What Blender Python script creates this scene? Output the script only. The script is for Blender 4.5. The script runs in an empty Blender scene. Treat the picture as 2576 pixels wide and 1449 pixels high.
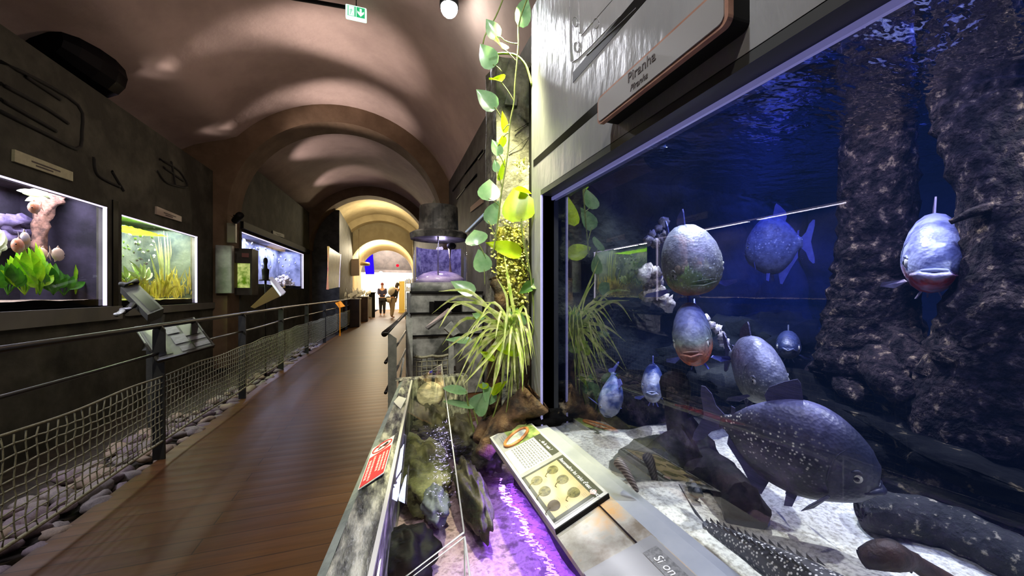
import bpy, math, random
from mathutils import Vector, Matrix, noise as mn
R = random.Random(7)
V = Vector
SC = bpy.context.scene
COL = SC.collection
PI = math.pi
# ---------------------------------------------------------------- camera geometry (metres, Z up, floor at 0, corridor along +Y)
FPX, EYE = 930.0, 1.2
YAW = math.atan(313 / FPX)
SA, CA = math.sin(YAW), math.cos(YAW)
HY = 735.0
def ray(px, py):
    xc = (px - 1288) / FPX
    return V((SA + xc * CA, CA - xc * SA, -(py - HY) / FPX))
CAM = V((0, 0, EYE))
def at_d(px, py, d): return CAM + ray(px, py) * d
def at_x(px, py, X): r = ray(px, py); return CAM + r * (X / r.x)
def at_y(px, py, Y): r = ray(px, py); return CAM + r * (Y / r.y)
def at_z(px, py, z): r = ray(px, py); return CAM + r * ((z - EYE) / r.z)

def c(r, g, b):
    def f(u):
        u /= 255.0
        return u / 12.92 if u <= 0.04045 else ((u + 0.055) / 1.055) ** 2.4
    return (f(r), f(g), f(b), 1.0)

# ---------------------------------------------------------------- materials
def nt(name):
    m = bpy.data.materials.new(name); m.use_nodes = True
    t = m.node_tree; t.nodes.clear()
    o = t.nodes.new('ShaderNodeOutputMaterial')
    return m, t, o
def N(t, kind, **kw):
    n = t.nodes.new('ShaderNode' + kind)
    for k, v in kw.items():
        if k in n.inputs: n.inputs[k].default_value = v
        else: setattr(n, k, v)
    return n
def ramp(t, src, stops):
    r = t.nodes.new('ShaderNodeValToRGB')
    e = r.color_ramp.elements
    while len(e) < len(stops): e.new(0.5)
    for i, (p, col) in enumerate(stops):
        e[i].position = p; e[i].color = col
    t.links.new(src, r.inputs[0])
    return r.outputs[0]
def M(name, c1, c2=None, scale=6, lo=.38, hi=.62, rough=.55, metal=0., bump=0., bscale=None, bdist=.01, emit=0., ecol=None, detail=5,
      stretch=(1, 1, 1), spec=.5, c3=None, coat=0., transl=0., sheen=0.):
    m, t, o = nt(name)
    p = N(t, 'BsdfPrincipled')
    p.inputs['Roughness'].default_value = rough; p.inputs['Metallic'].default_value = metal
    p.inputs['Specular IOR Level'].default_value = spec; p.inputs['Coat Weight'].default_value = coat
    p.inputs['Base Color'].default_value = c1
    tc = N(t, 'TexCoord'); mp = N(t, 'Mapping'); mp.inputs['Scale'].default_value = stretch
    t.links.new(tc.outputs['Object'], mp.inputs['Vector'])
    col = None
    if c2 is not None:
        nz = N(t, 'TexNoise'); nz.inputs['Scale'].default_value = scale; nz.inputs['Detail'].default_value = detail
        nz.inputs['Roughness'].default_value = .62
        t.links.new(mp.outputs[0], nz.inputs['Vector'])
        st = [(lo, c1), (hi, c2)] if c3 is None else [(lo, c1), ((lo + hi) / 2, c2), (hi, c3)]
        col = ramp(t, nz.outputs['Fac'], st)
        t.links.new(col, p.inputs['Base Color'])
    if bump:
        nb = N(t, 'TexNoise'); nb.inputs['Scale'].default_value = bscale or scale * 3; nb.inputs['Detail'].default_value = 6
        t.links.new(mp.outputs[0], nb.inputs['Vector'])
        b = N(t, 'Bump'); b.inputs['Strength'].default_value = bump; b.inputs['Distance'].default_value = bdist
        t.links.new(nb.outputs['Fac'], b.inputs['Height']); t.links.new(b.outputs[0], p.inputs['Normal'])
    if emit:
        p.inputs['Emission Strength'].default_value = emit
        if ecol is not None: p.inputs['Emission Color'].default_value = ecol
        elif col is not None: t.links.new(col, p.inputs['Emission Color'])
        else: p.inputs['Emission Color'].default_value = c1
    sh = p.outputs[0]
    if transl:
        tr = N(t, 'BsdfTranslucent')
        if col is not None: t.links.new(col, tr.inputs['Color'])
        else: tr.inputs['Color'].default_value = c1
        mx = N(t, 'MixShader'); mx.inputs[0].default_value = transl
        t.links.new(sh, mx.inputs[1]); t.links.new(tr.outputs[0], mx.inputs[2]); sh = mx.outputs[0]
    t.links.new(sh, o.inputs[0])
    return m
def glass(name, ior=1.5, tint=(1, 1, 1, 1), rough=0.0, bump=0., bscale=8, mul=1.0, stretch=(1, 1, 1), power=5.):
    """thin pane: see-through, with the mirror reflection that grows at grazing angles"""
    m, t, o = nt(name)
    tr = N(t, 'BsdfTransparent'); tr.inputs['Color'].default_value = tint
    gl = N(t, 'BsdfGlossy'); gl.inputs['Roughness'].default_value = rough
    ge = N(t, 'NewGeometry'); dt = N(t, 'VectorMath', operation='DOT_PRODUCT'); f0 = ((ior - 1) / (ior + 1)) ** 2
    t.links.new(ge.outputs['Incoming'], dt.inputs[0]); t.links.new(ge.outputs['Normal'], dt.inputs[1])
    if bump:
        tc = N(t, 'TexCoord'); mp = N(t, 'Mapping'); mp.inputs['Scale'].default_value = stretch
        nb = N(t, 'TexNoise'); nb.inputs['Scale'].default_value = bscale; nb.inputs['Detail'].default_value = 3
        b = N(t, 'Bump'); b.inputs['Strength'].default_value = bump; b.inputs['Distance'].default_value = .02
        t.links.new(tc.outputs['Object'], mp.inputs[0]); t.links.new(mp.outputs[0], nb.inputs['Vector'])
        t.links.new(nb.outputs['Fac'], b.inputs['Height'])
        t.links.new(b.outputs[0], gl.inputs['Normal']); t.links.new(b.outputs[0], dt.inputs[1])
    ab = N(t, 'Math', operation='ABSOLUTE'); t.links.new(dt.outputs['Value'], ab.inputs[0])
    om = N(t, 'Math', operation='SUBTRACT', use_clamp=True); om.inputs[0].default_value = 1; t.links.new(ab.outputs[0], om.inputs[1])
    pw = N(t, 'Math', operation='POWER'); pw.inputs[1].default_value = power; t.links.new(om.outputs[0], pw.inputs[0])
    sc = N(t, 'Math', operation='MULTIPLY_ADD'); sc.inputs[1].default_value = 1 - f0; sc.inputs[2].default_value = f0; t.links.new(pw.outputs[0], sc.inputs[0])
    mu = N(t, 'Math', operation='MULTIPLY', use_clamp=True); mu.inputs[1].default_value = mul
    mx = N(t, 'MixShader')
    t.links.new(sc.outputs[0], mu.inputs[0]); t.links.new(mu.outputs[0], mx.inputs[0])
    t.links.new(tr.outputs[0], mx.inputs[1]); t.links.new(gl.outputs[0], mx.inputs[2]); t.links.new(mx.outputs[0], o.inputs[0])
    return m
def emi(name, col, s):
    m, t, o = nt(name)
    e = N(t, 'Emission'); e.inputs[0].default_value = col; e.inputs[1].default_value = s
    t.links.new(e.outputs[0], o.inputs[0]); return m
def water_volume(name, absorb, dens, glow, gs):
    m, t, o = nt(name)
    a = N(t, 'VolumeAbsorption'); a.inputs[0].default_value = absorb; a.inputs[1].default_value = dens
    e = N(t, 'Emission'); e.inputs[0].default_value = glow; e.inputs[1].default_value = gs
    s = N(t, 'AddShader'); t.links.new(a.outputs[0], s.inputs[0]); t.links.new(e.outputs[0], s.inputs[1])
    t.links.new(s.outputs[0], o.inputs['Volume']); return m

# ---------------------------------------------------------------- mesh builder
LOC = {}
def frame_of(d):
    d = d.normalized()
    u = V((0, 0, 1)) if abs(d.z) < .9 else V((1, 0, 0))
    x = d.cross(u).normalized(); return x, d.cross(x).normalized() * -1
class MB:
    def __init__(s): s.v = []; s.f = []; s.m = []; s.sm = []; s.mi = 0
    def add(s, vs, fs, smooth=False):
        n = len(s.v); s.v += [V(p) for p in vs]
        for f in fs: s.f.append([i + n for i in f]); s.m.append(s.mi); s.sm.append(smooth)
        return s
    def mat(s, i): s.mi = i; return s
    def box(s, a, b):
        (x0, y0, z0), (x1, y1, z1) = a, b
        x0, x1 = min(x0, x1), max(x0, x1); y0, y1 = min(y0, y1), max(y0, y1); z0, z1 = min(z0, z1), max(z0, z1)
        return s.add([(x0, y0, z0), (x1, y0, z0), (x1, y1, z0), (x0, y1, z0), (x0, y0, z1), (x1, y0, z1), (x1, y1, z1), (x0, y1, z1)],
                     [(0, 3, 2, 1), (4, 5, 6, 7), (0, 1, 5, 4), (1, 2, 6, 5), (2, 3, 7, 6), (3, 0, 4, 7)])
    def obox(s, ce, ax, ay, az):
        ce, ax, ay, az = V(ce), V(ax), V(ay), V(az)
        vs = [ce + ax * i + ay * j + az * k for k in (-1, 1) for i, j in ((-1, -1), (1, -1), (1, 1), (-1, 1))]
        return s.add(vs, [(0, 3, 2, 1), (4, 5, 6, 7), (0, 1, 5, 4), (1, 2, 6, 5), (2, 3, 7, 6), (3, 0, 4, 7)])
    def cbox(s, a, b, ch):
        """box with chamfered vertical and horizontal edges"""
        (x0, y0, z0), (x1, y1, z1) = a, b
        def ring(i, z): return [(x0 + ch + i, y0 + i, z), (x1 - ch - i, y0 + i, z), (x1 - i, y0 + ch + i, z), (x1 - i, y1 - ch - i, z), (x1 - ch - i, y1 - i, z), (x0 + ch + i, y1 - i, z), (x0 + i, y1 - ch - i, z), (x0 + i, y0 + ch + i, z)]
        vs = ring(ch, z0) + ring(0, z0 + ch) + ring(0, z1 - ch) + ring(ch, z1)
        fs = [tuple(range(7, -1, -1)), tuple(range(24, 32))]
        for k in range(3):
            for i in range(8): j = (i + 1) % 8; fs.append((k * 8 + i, k * 8 + j, k * 8 + 8 + j, k * 8 + 8 + i))
        return s.add(vs, fs)
    def tube(s, pts, rs, n=8, cap=True, rough=0., rf=8., smooth=True, flat=1.):
        pts = [V(p) for p in pts]
        if not hasattr(rs, '__len__'): rs = [rs] * len(pts)
        base = len(s.v); px = None; vs = []; fs = []
        for i, p in enumerate(pts):
            d = (pts[min(i + 1, len(pts) - 1)] - pts[max(i - 1, 0)])
            if d.length < 1e-9: d = V((0, 0, 1))
            d.normalize()
            if px is None: x, y = frame_of(d)
            else:
                x = px - d * px.dot(d)
                if x.length < 1e-6: x, _ = frame_of(d)
                x.normalize(); y = d.cross(x)
            px = x
            for k in range(n):
                a = 2 * PI * k / n
                q = p + (x * math.cos(a) + y * math.sin(a) * flat) * rs[i]
                if rough:
                    q += (q - p) * rough * (mn.noise(q * rf) + .5 * mn.noise(q * rf * 2.7))
                vs.append(q)
        for i in range(len(pts) - 1):
            for k in range(n):
                j = (k + 1) % n; fs.append((i * n + k, i * n + j, i * n + n + j, i * n + n + k))
        if cap: fs += [tuple(range(n - 1, -1, -1)), tuple((len(pts) - 1) * n + k for k in range(n))]
        return s.add(vs, fs, smooth)
    def lathe(s, o, prof, n=20, smooth=True, axis=None, cap=True):
        o = V(o); ax = V(axis or (0, 0, 1)).normalized(); x, y = frame_of(ax)
        vs = []; fs = []
        for r, z in prof:
            for k in range(n):
                a = 2 * PI * k / n; vs.append(o + ax * z + (x * math.cos(a) + y * math.sin(a)) * r)
        for i in range(len(prof) - 1):
            for k in range(n):
                j = (k + 1) % n; fs.append((i * n + k, i * n + n + k, i * n + n + j, i * n + j))
        if cap: fs += [tuple(range(n)), tuple((len(prof) - 1) * n + k for k in range(n - 1, -1, -1))]
        return s.add(vs, fs, smooth)
    def prism(s, poly, ext):
        n = len(poly); poly = [V(p) for p in poly]; e = V(ext)
        fs = [tuple(range(n - 1, -1, -1)), tuple(range(n, 2 * n))] + [(i, (i + 1) % n, n + (i + 1) % n, n + i) for i in range(n)]
        return s.add(poly + [p + e for p in poly], fs)
    def poly(s, pts): return s.add(pts, [tuple(range(len(pts)))])
    def ell(s, ce, r, nu=12, nv=8, rough=0., rf=4., rot=None, seed=0.):
        ce = V(ce); rot = rot or Matrix.Identity(3); vs = []; fs = []
        def pt(u, w):
            q = V((math.cos(u) * math.cos(w), math.sin(u) * math.cos(w), math.sin(w)))
            sv = V((seed, seed * 1.7, 0)); k = 1 + rough * (mn.noise(q * rf + sv) + (.4 * mn.noise(q * rf * 2.4 + sv) + .2 * mn.noise(q * rf * 5.5 + sv) if nu > 20 else 0))
            return ce + rot @ V((q.x * r[0] * k, q.y * r[1] * k, q.z * r[2] * k))
        vs.append(pt(0, -PI / 2))
        for j in range(1, nv):
            for i in range(nu): vs.append(pt(2 * PI * i / nu, -PI / 2 + PI * j / nv))
        vs.append(pt(0, PI / 2)); L = len(vs) - 1
        for i in range(nu):
            k = (i + 1) % nu; fs.append((0, 1 + k, 1 + i)); fs.append((L, L - nu + i, L - nu + k))
        for j in range(nv - 2):
            for i in range(nu):
                k = (i + 1) % nu; a = 1 + j * nu; fs.append((a + i, a + k, a + nu + k, a + nu + i))
        return s.add(vs, fs, True)
    def grid(s, fn, nu, nv, smooth=True):
        vs = [fn(i / nu, j / nv) for j in range(nv + 1) for i in range(nu + 1)]
        w = nu + 1
        return s.add(vs, [(j * w + i, j * w + i + 1, j * w + w + i + 1, j * w + w + i) for j in range(nv) for i in range(nu)], smooth)
    def leaf(s, b, t, nrm, w, fold=.25, droop=.1, kind='heart', nseg=7):
        b, t = V(b), V(t); d = t - b; L = d.length; d.normalize(); nrm = V(nrm)
        sd = d.cross(nrm).normalized(); nn = sd.cross(d).normalized()
        prof = {'heart': [(-.10, .0), (-.07, .28), (.08, .46), (.25, .5), (.45, .44), (.65, .31), (.84, .14), (1, 0)],
                'lance': [(0, .02), (.1, .22), (.25, .42), (.45, .5), (.62, .43), (.78, .29), (.9, .13), (1, 0)],
                'strap': [(0, .35), (.15, .45), (.3, .5), (.5, .48), (.7, .4), (.85, .26), (.95, .1), (1, 0)],
                'oval': [(0, .05), (.12, .32), (.3, .48), (.5, .5), (.68, .45), (.84, .3), (.95, .12), (1, 0)]}[kind]
        vs = []; fs = []
        for u, hw in prof:
            m = b + d * (L * u) - nn * (droop * L * u * u)
            x = hw * w
            vs += [m + sd * x + nn * (fold * x), m + sd * x * .5 + nn * (fold * x * .4), m, m - sd * x * .5 + nn * (fold * x * .4), m - sd * x + nn * (fold * x)]
        for i in range(len(prof) - 1):
            for k in range(4): a = i * 5 + k; fs.append((a, a + 1, a + 6, a + 5))
        return s.add(vs, fs, True)
    def blade(s, pts, w, nrm=None):
        """a grass-like strap along a polyline"""
        vs = []; fs = []; n = len(pts); pts = [V(p) for p in pts]
        for i, p in enumerate(pts):
            d = (pts[min(i + 1, n - 1)] - pts[max(i - 1, 0)]).normalized()
            side = d.cross(nrm or V((SA, CA, 0)))
            if side.length < .05: side = d.cross(V((0, 0, 1)))
            side.normalize(); u = i / (n - 1); h = w * .5 * (min(1, .6 + u * 2) if u < .6 else max(.03, (1 - u) / .4))
            k = d.cross(side) * h * .35
            vs += [p + side * h + k, p, p - side * h + k]
        for i in range(n - 1): a = i * 3; fs += [(a, a + 1, a + 4, a + 3), (a + 1, a + 2, a + 5, a + 4)]
        return s.add(vs, fs, True)
    def build(s, name, mats, parent=None, origin=None, bevel=0):
        if not isinstance(mats, (list, tuple)): mats = [mats]
        if parent is not None: o = LOC[parent.name]
        elif origin is not None: o = V(origin)
        else:
            xs = [p.x for p in s.v]; ys = [p.y for p in s.v]; zs = [p.z for p in s.v]
            o = V(((min(xs) + max(xs)) / 2, (min(ys) + max(ys)) / 2, min(zs)))
        me = bpy.data.meshes.new(name)
        me.from_pydata([tuple(p - o) for p in s.v], [], s.f)
        for m in mats: me.materials.append(m)
        me.polygons.foreach_set('material_index', s.m); me.polygons.foreach_set('use_smooth', s.sm)
        me.update()
        ob = bpy.data.objects.new(name, me); COL.objects.link(ob)
        if parent is not None: ob.parent = parent
        else: ob.location = o
        LOC[ob.name] = o
        if bevel:
            b = ob.modifiers.new('b', 'BEVEL'); b.width = bevel; b.segments = 2; b.limit_method = 'ANGLE'
        return ob
def tag(o, label, cat, group=None, kind=None):
    o['label'] = label; o['category'] = cat
    if group: o['group'] = group
    if kind: o['kind'] = kind
    return o
def thing(name, label, cat, loc=(0, 0, 0), group=None):
    o = bpy.data.objects.new(name, None); COL.objects.link(o); o.location = loc; o.empty_display_size = .05
    LOC[o.name] = V(loc); return tag(o, label, cat, group)
def struct(o): o['kind'] = 'structure'; return o
def dup(root, loc, rot=None, scale=None, label=None):
    r = root.copy(); COL.objects.link(r); r.location = loc
    if rot is not None: r.rotation_euler = rot
    if scale is not None: r.scale = scale if hasattr(scale, '__len__') else (scale,) * 3
    if label: r['label'] = label
    for ch in list(root.children):
        k = ch.copy(); COL.objects.link(k); k.parent = r
        for g in list(ch.children):
            q = g.copy(); COL.objects.link(q); q.parent = k
    return r
def text(name, body, o, ux, uy, size, mat, parent, shear=0., align='LEFT', ext=.0006):
    """flat lettering lying in the plane spanned by ux (reading direction) and uy (up), as a mesh"""
    cu = bpy.data.curves.new(name, 'FONT'); cu.body = body; cu.size = size; cu.shear = shear; cu.align_x = align; cu.extrude = ext; cu.resolution_u = 3
    tmp = bpy.data.objects.new(name + '_tmp', cu); COL.objects.link(tmp)
    bpy.context.view_layer.update()
    me = bpy.data.meshes.new_from_object(tmp.evaluated_get(bpy.context.evaluated_depsgraph_get()))
    bpy.data.objects.remove(tmp); bpy.data.curves.remove(cu)
    ux, uy = V(ux).normalized(), V(uy).normalized(); uz = ux.cross(uy).normalized(); uy = uz.cross(ux)
    mt = Matrix((ux, uy, uz)).transposed().to_4x4(); mt.translation = V(o) - LOC[parent.name]
    me.transform(mt); me.materials.clear(); me.materials.append(mat); me.name = name
    ob = bpy.data.objects.new(name, me); COL.objects.link(ob); ob.parent = parent; LOC[ob.name] = LOC[parent.name]
    return ob
def lamp(name, kind, loc, power, col=(1, 1, 1), aim=None, size=.1, spot=1.2, blend=.4, sy=None):
    l = bpy.data.lights.new(name, kind); l.energy = power; l.color = col[:3]
    if kind == 'SPOT': l.spot_size = spot; l.spot_blend = blend; l.shadow_soft_size = size
    elif kind == 'AREA':
        l.size = size
        if sy: l.shape = 'RECTANGLE'; l.size_y = sy
    else: l.shadow_soft_size = size
    o = bpy.data.objects.new(name, l); COL.objects.link(o); o.location = loc
    if aim is not None and not (kind == 'AREA' and (V(aim) - V(loc)).to_2d().length < .15): o.rotation_euler = (V(aim) - V(loc)).to_track_quat('-Z', 'Y').to_euler()
    return o
def lerp(a, b, t): return a + (b - a) * t
def spline(ts, vs, t):
    """smooth (Catmull-Rom) interpolation of a profile"""
    n = len(ts)
    for i in range(n - 1):
        if t <= ts[i + 1] or i == n - 2:
            u = (t - ts[i]) / (ts[i + 1] - ts[i])
            p0, p1, p2, p3 = vs[max(i - 1, 0)], vs[i], vs[i + 1], vs[min(i + 2, n - 1)]
            return .5 * (2 * p1 + (p2 - p0) * u + (2 * p0 - 5 * p1 + 4 * p2 - p3) * u * u + (3 * p1 - p0 - 3 * p2 + p3) * u ** 3)
def curve(pts, n=12):
    pts = [V(p) for p in pts]; ts = list(range(len(pts))); out = []
    for i in range(n + 1):
        t = (len(pts) - 1) * i / n
        out.append(V([spline(ts, [p[k] for p in pts], t) for k in range(3)]))
    return out
# ================================================================= THE SETTING
def bend(y): return max(0., y - 7.) * .05
AX, VZ, VR = -.71, 2.435, 2.0
m_plaster = M('vault plaster', c(166, 148, 140), c(186, 167, 158), 1.2, rough=.85, bump=.25, bscale=9, bdist=.02, spec=.2)
m_plaster2 = M('vault plaster ochre', c(166, 150, 116), c(186, 170, 134), 1.5, rough=.85, bump=.25, bscale=9, bdist=.02, spec=.2)
m_rib = M('rib plaster', c(128, 108, 88), c(108, 90, 72), 2.5, rough=.85, bump=.2, bscale=12, spec=.2)
m_dark = M('charcoal wall', c(58, 58, 50), c(88, 88, 77), 2.2, lo=.42, hi=.66, rough=.8, bump=.5, bscale=5, bdist=.03, spec=.25)
m_darkmed = M('charcoal panel', c(56, 56, 52), c(90, 90, 84), 3.5, lo=.4, hi=.7, rough=.6, bump=.3, bscale=9, bdist=.015, spec=.3)
m_ledge = M('grey ledge', c(116, 117, 108), c(104, 105, 98), 3, rough=.6)
m_black = M('matt black', c(12, 12, 13), rough=.6, spec=.15)
m_blackgloss = M('gloss black', c(10, 10, 12), rough=.2)
m_galv = M('galvanised steel', c(180, 186, 178), c(142, 148, 141), 14, rough=.45, metal=.1, bump=.05)
m_steel = M('brushed steel', c(150, 150, 152), rough=.3, metal=.9)
m_white = M('white plastic', c(228, 228, 226), rough=.4)

def floor_mat():
    m, t, o = nt('red-brown boards')
    p = N(t, 'BsdfPrincipled'); p.inputs['Roughness'].default_value = .42; p.inputs['Specular IOR Level'].default_value = .26
    tc = N(t, 'TexCoord')
    br = N(t, 'TexBrick'); br.offset = .37
    for k, v in (('Scale', 1.), ('Brick Width', 2.3), ('Row Height', .115), ('Mortar Size', .004), ('Mortar Smooth', .6)): br.inputs[k].default_value = v
    br.inputs['Color1'].default_value = c(98, 66, 34); br.inputs['Color2'].default_value = c(86, 56, 28); br.inputs['Mortar'].default_value = c(52, 33, 16)
    mp = N(t, 'Mapping'); mp.inputs['Scale'].default_value = (2.2, 30, 2)
    nz = N(t, 'TexNoise'); nz.inputs['Scale'].default_value = 1.6; nz.inputs['Detail'].default_value = 5
    mx = N(t, 'MixRGB', blend_type='MULTIPLY'); mx.inputs[0].default_value = .55
    t.links.new(tc.outputs['Object'], br.inputs['Vector']); t.links.new(tc.outputs['Object'], mp.inputs[0]); t.links.new(mp.outputs[0], nz.inputs['Vector'])
    g = ramp(t, nz.outputs['Fac'], [(.3, (.45, .45, .45, 1)), (.7, (1.1, 1.05, 1, 1))])
    t.links.new(br.outputs['Color'], mx.inputs[1]); t.links.new(g, mx.inputs[2]); t.links.new(mx.outputs[0], p.inputs['Base Color'])
    wv = N(t, 'TexWave', bands_direction='Y'); wv.inputs['Scale'].default_value = 2.73; wv.inputs['Distortion'].default_value = .6; wv.inputs['Detail'].default_value = 2
    t.links.new(tc.outputs['Object'], wv.inputs['Vector'])
    b = N(t, 'Bump'); b.inputs['Strength'].default_value = .05; b.inputs['Distance'].default_value = .02
    t.links.new(wv.outputs['Fac'], b.inputs['Height']); t.links.new(b.outputs[0], p.inputs['Normal'])
    t.links.new(p.outputs[0], o.inputs[0]); return m
m_floor = floor_mat()

mb = MB()
ys = [-4, 7, 11, 15, 19, 30]
for a, b in zip(ys[:-1], ys[1:]):
    mb.add([(-1.56 + bend(a), a, 0), (1.6, a, 0), (1.6, b, 0), (-1.56 + bend(b), b, 0)], [(0, 1, 2, 3)])
    mb.add([(-1.56 + bend(a), a, -.1), (-1.56 + bend(a), a, 0), (-1.56 + bend(b), b, 0), (-1.56 + bend(b), b, -.1)], [(0, 1, 2, 3)])
struct(mb.build('floor', m_floor, origin=(0, 0, 0)))
m_bed = M('stone bed soil', c(44, 40, 34), c(66, 58, 48), 20, rough=.95, bump=.5, bscale=60)
mb = MB(); mb.grid(lambda u, v: (lerp(-3.4, -1.5, u) + bend(lerp(-4, 22, v)), lerp(-4, 22, v), -.07 + .015 * mn.noise(V((u * 6, v * 60, 0)))), 8, 60)
struct(mb.build('ground', m_bed, origin=(0, 0, 0)))

# --- barrel vault, in three lengths (mauve-brown, then ochre beyond the second rib)
def vault(y0, y1, r, z0=VZ, xo=None, a0=2, a1=166, ny=20):
    def fn(u, v):
        y = lerp(y0, y1, v); a = math.radians(lerp(a0, a1, u))
        e = max(0., min(1., (math.degrees(a) - 140) / 22)); k = r + .006 * mn.noise(V((u * 5, y * .6, 2))) + .55 * e * e * (3 - 2 * e)
        cx = (AX + bend(y)) if xo is None else xo
        return (cx + k * math.cos(a), y, z0 + k * math.sin(a))
    return fn
mb = MB(); mb.grid(vault(-4, 12.3, VR), 40, 40)
mb.mat(1).grid(vault(12.3, 17.2, VR), 40, 12)
struct(mb.build('ceiling', [m_plaster, m_plaster2], origin=(0, 0, 0)))

def rib(name, y0, y1, r0, r1, mat, legs=True):
    mb = MB(); n = 40
    for i in range(n):
        a, b = PI * i / n, PI * (i + 1) / n
        vs = []
        for y in (y0, y1):
            cx = AX + bend(y)
            for ang in (a, b):
                for r in (r0, r1): vs.append((cx + r * math.cos(ang), y, VZ + r * math.sin(ang)))
        mb.add(vs, [(0, 1, 3, 2), (4, 6, 7, 5), (0, 2, 6, 4)], False)
    if legs:
        c0, c1 = AX + bend(y0), AX + bend(y1)
        mb.box((c0 - 2.1, y0, 0), (c0 - r0, y1, VZ)); mb.box((c0 + r0, y0, 0), (c0 + 2.1, y1, VZ))
    return struct(mb.build(name, mat, origin=(0, 0, 0)))
rib('trim_1', 7.0, 7.5, 1.70, 2.62, m_rib)
rib('trim_2', 12.1, 12.6, 1.72, 2.62, m_rib)
rib('trim_3', 16.3, 16.8, 1.74, 2.62, m_plaster2)

# --- end wall with the smaller bright archway
EX, ER, EZ = -.2, 1.35, 2.16
mb = MB(); n = 24
for y in (17.2, 21.6):
    cx = EX + (0 if y < 20 else .18)
    for i in range(n):
        a, b = PI * i / n, PI * (i + 1) / n
        mb.add([(cx + ER * math.cos(t) * k, y, EZ + ER * math.sin(t) * k) for t, k in ((a, 1), (a, 2.2), (b, 2.2), (b, 1))], [(0, 1, 2, 3)])
    mb.box((cx - 3, y, 0), (cx - ER, y + .1, EZ)); mb.box((cx + ER, y, 0), (cx + 3, y + .1, EZ))
struct(mb.build('wall_back', m_plaster2, origin=(0, 0, 0)))
m_cream = M('cream plaster', c(225, 205, 160), c(235, 218, 178), 2, rough=.8)
mb = MB()
mb.grid(lambda u, v: (EX + .18 * v + ER * math.cos(PI * u), lerp(17.2, 21.6, v), EZ + ER * math.sin(PI * u)), 30, 4)
for s in (-1, 1): mb.add([(EX + s * ER, 17.2, 0), (EX + .18 + s * ER, 21.6, 0), (EX + .18 + s * ER, 21.6, EZ), (EX + s * ER, 17.2, EZ)], [(0, 1, 2, 3)])
struct(mb.build('ceiling_archway', m_cream, origin=(0, 0, 0)))

# --- left walls, with the tank windows cut out of them
class Wall:
    def __init__(s, ax, ay, dx, dy):
        s.a = V((ax, ay, 0)); s.d = V((dx, dy, 0)).normalized(); s.n = V((-s.d.y, s.d.x, 0))   # n points away from the corridor
    def p(s, u, w, z): return s.a + s.d * u + s.n * w + V((0, 0, z))
    def u_of(s, px):
        r = ray(px, 700); k = s.n
        t = (s.a - CAM).dot(k) / r.dot(k); return (CAM + r * t - s.a).dot(s.d)
    def z_of(s, px, py):
        r = ray(px, py); t = (s.a - CAM).dot(s.n) / r.dot(s.n); return (CAM + r * t).z
    def box(s, mb, u0, u1, w0, w1, z0, z1):
        return mb.add([s.p(u, w, z) for z in (z0, z1) for u, w in ((u0, w0), (u1, w0), (u1, w1), (u0, w1))],
                      [(0, 1, 2, 3), (4, 7, 6, 5), (0, 4, 5, 1), (1, 5, 6, 2), (2, 6, 7, 3), (3, 7, 4, 0)])
    def holed(s, mb, u0, u1, z0, z1, holes, th=.08):
        us = sorted({u0, u1, *[h[0] for h in holes], *[h[1] for h in holes]}); zs = sorted({z0, z1, *[h[2] for h in holes], *[h[3] for h in holes]})
        for i in range(len(us) - 1):
            run = None
            for j in range(len(zs) - 1):
                cu, cz = (us[i] + us[i + 1]) / 2, (zs[j] + zs[j + 1]) / 2
                if any(h[0] < cu < h[1] and h[2] < cz < h[3] for h in holes): continue
                s.box(mb, us[i], us[i + 1], 0, th, zs[j], zs[j + 1])
W1 = Wall(-2.6, 0, 0, 1)
W2 = Wall(-2.395, 7.5, .05, 1)
T1 = (2.2, 4.69, 1.07, 2.03); T2 = (4.9, 6.5, 1.05, 2.0)
T3 = (.06, 4.0, 1.3, 2.246)
mb = MB(); W1.holed(mb, -4, 7.0, -.07, 3.10, [T1, T2]); W1.box(mb, -4, 7.0, .08, .62, 3.04, 3.06)
struct(mb.build('wall_left', m_dark, origin=(0, 0, 0)))
mb = MB(); W2.holed(mb, 0, 4.62, -.07, 3.52, [T3])
struct(mb.build('wall_left_far', m_dark, origin=(0, 0, 0)))
# shadow line above the far tank and recessed base under the near ones
mb = MB(); W1.box(mb, 1.5, 4.85, -.035, 0, .93, 1.06)
W1.box(mb, 4.95, 7.0, -.03, 0, .95, 1.04)
struct(mb.build('trim_4', m_ledge, origin=(0, 0, 0)))
mb = MB(); W1.box(mb, 4.755, 4.83, -.012, 0, 1.04, 2.12)
struct(mb.build('trim_5', m_blackgloss, origin=(0, 0, 0)))
mb = MB(); W2.box(mb, 0, 4.5, -.05, 0, 2.3, 2.42)
struct(mb.build('trim_6', m_black, origin=(0, 0, 0)))
# far left block of masonry beyond the second rib
mb = MB(); mb.box((-2.3, 12.6, 0), (-1.42, 17.2, 3.75))
struct(mb.build('wall_left_end', m_darkmed, origin=(0, 0, 0)))
# --- right wall
mb = MB(); mb.box((1.1, 1.95, 0), (1.25, 17.2, 3.6)); mb.box((1.1, -4, 2.46), (1.25, 1.95, 3.6))
struct(mb.build('wall_right', m_darkmed, origin=(0, 0, 0)))

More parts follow.
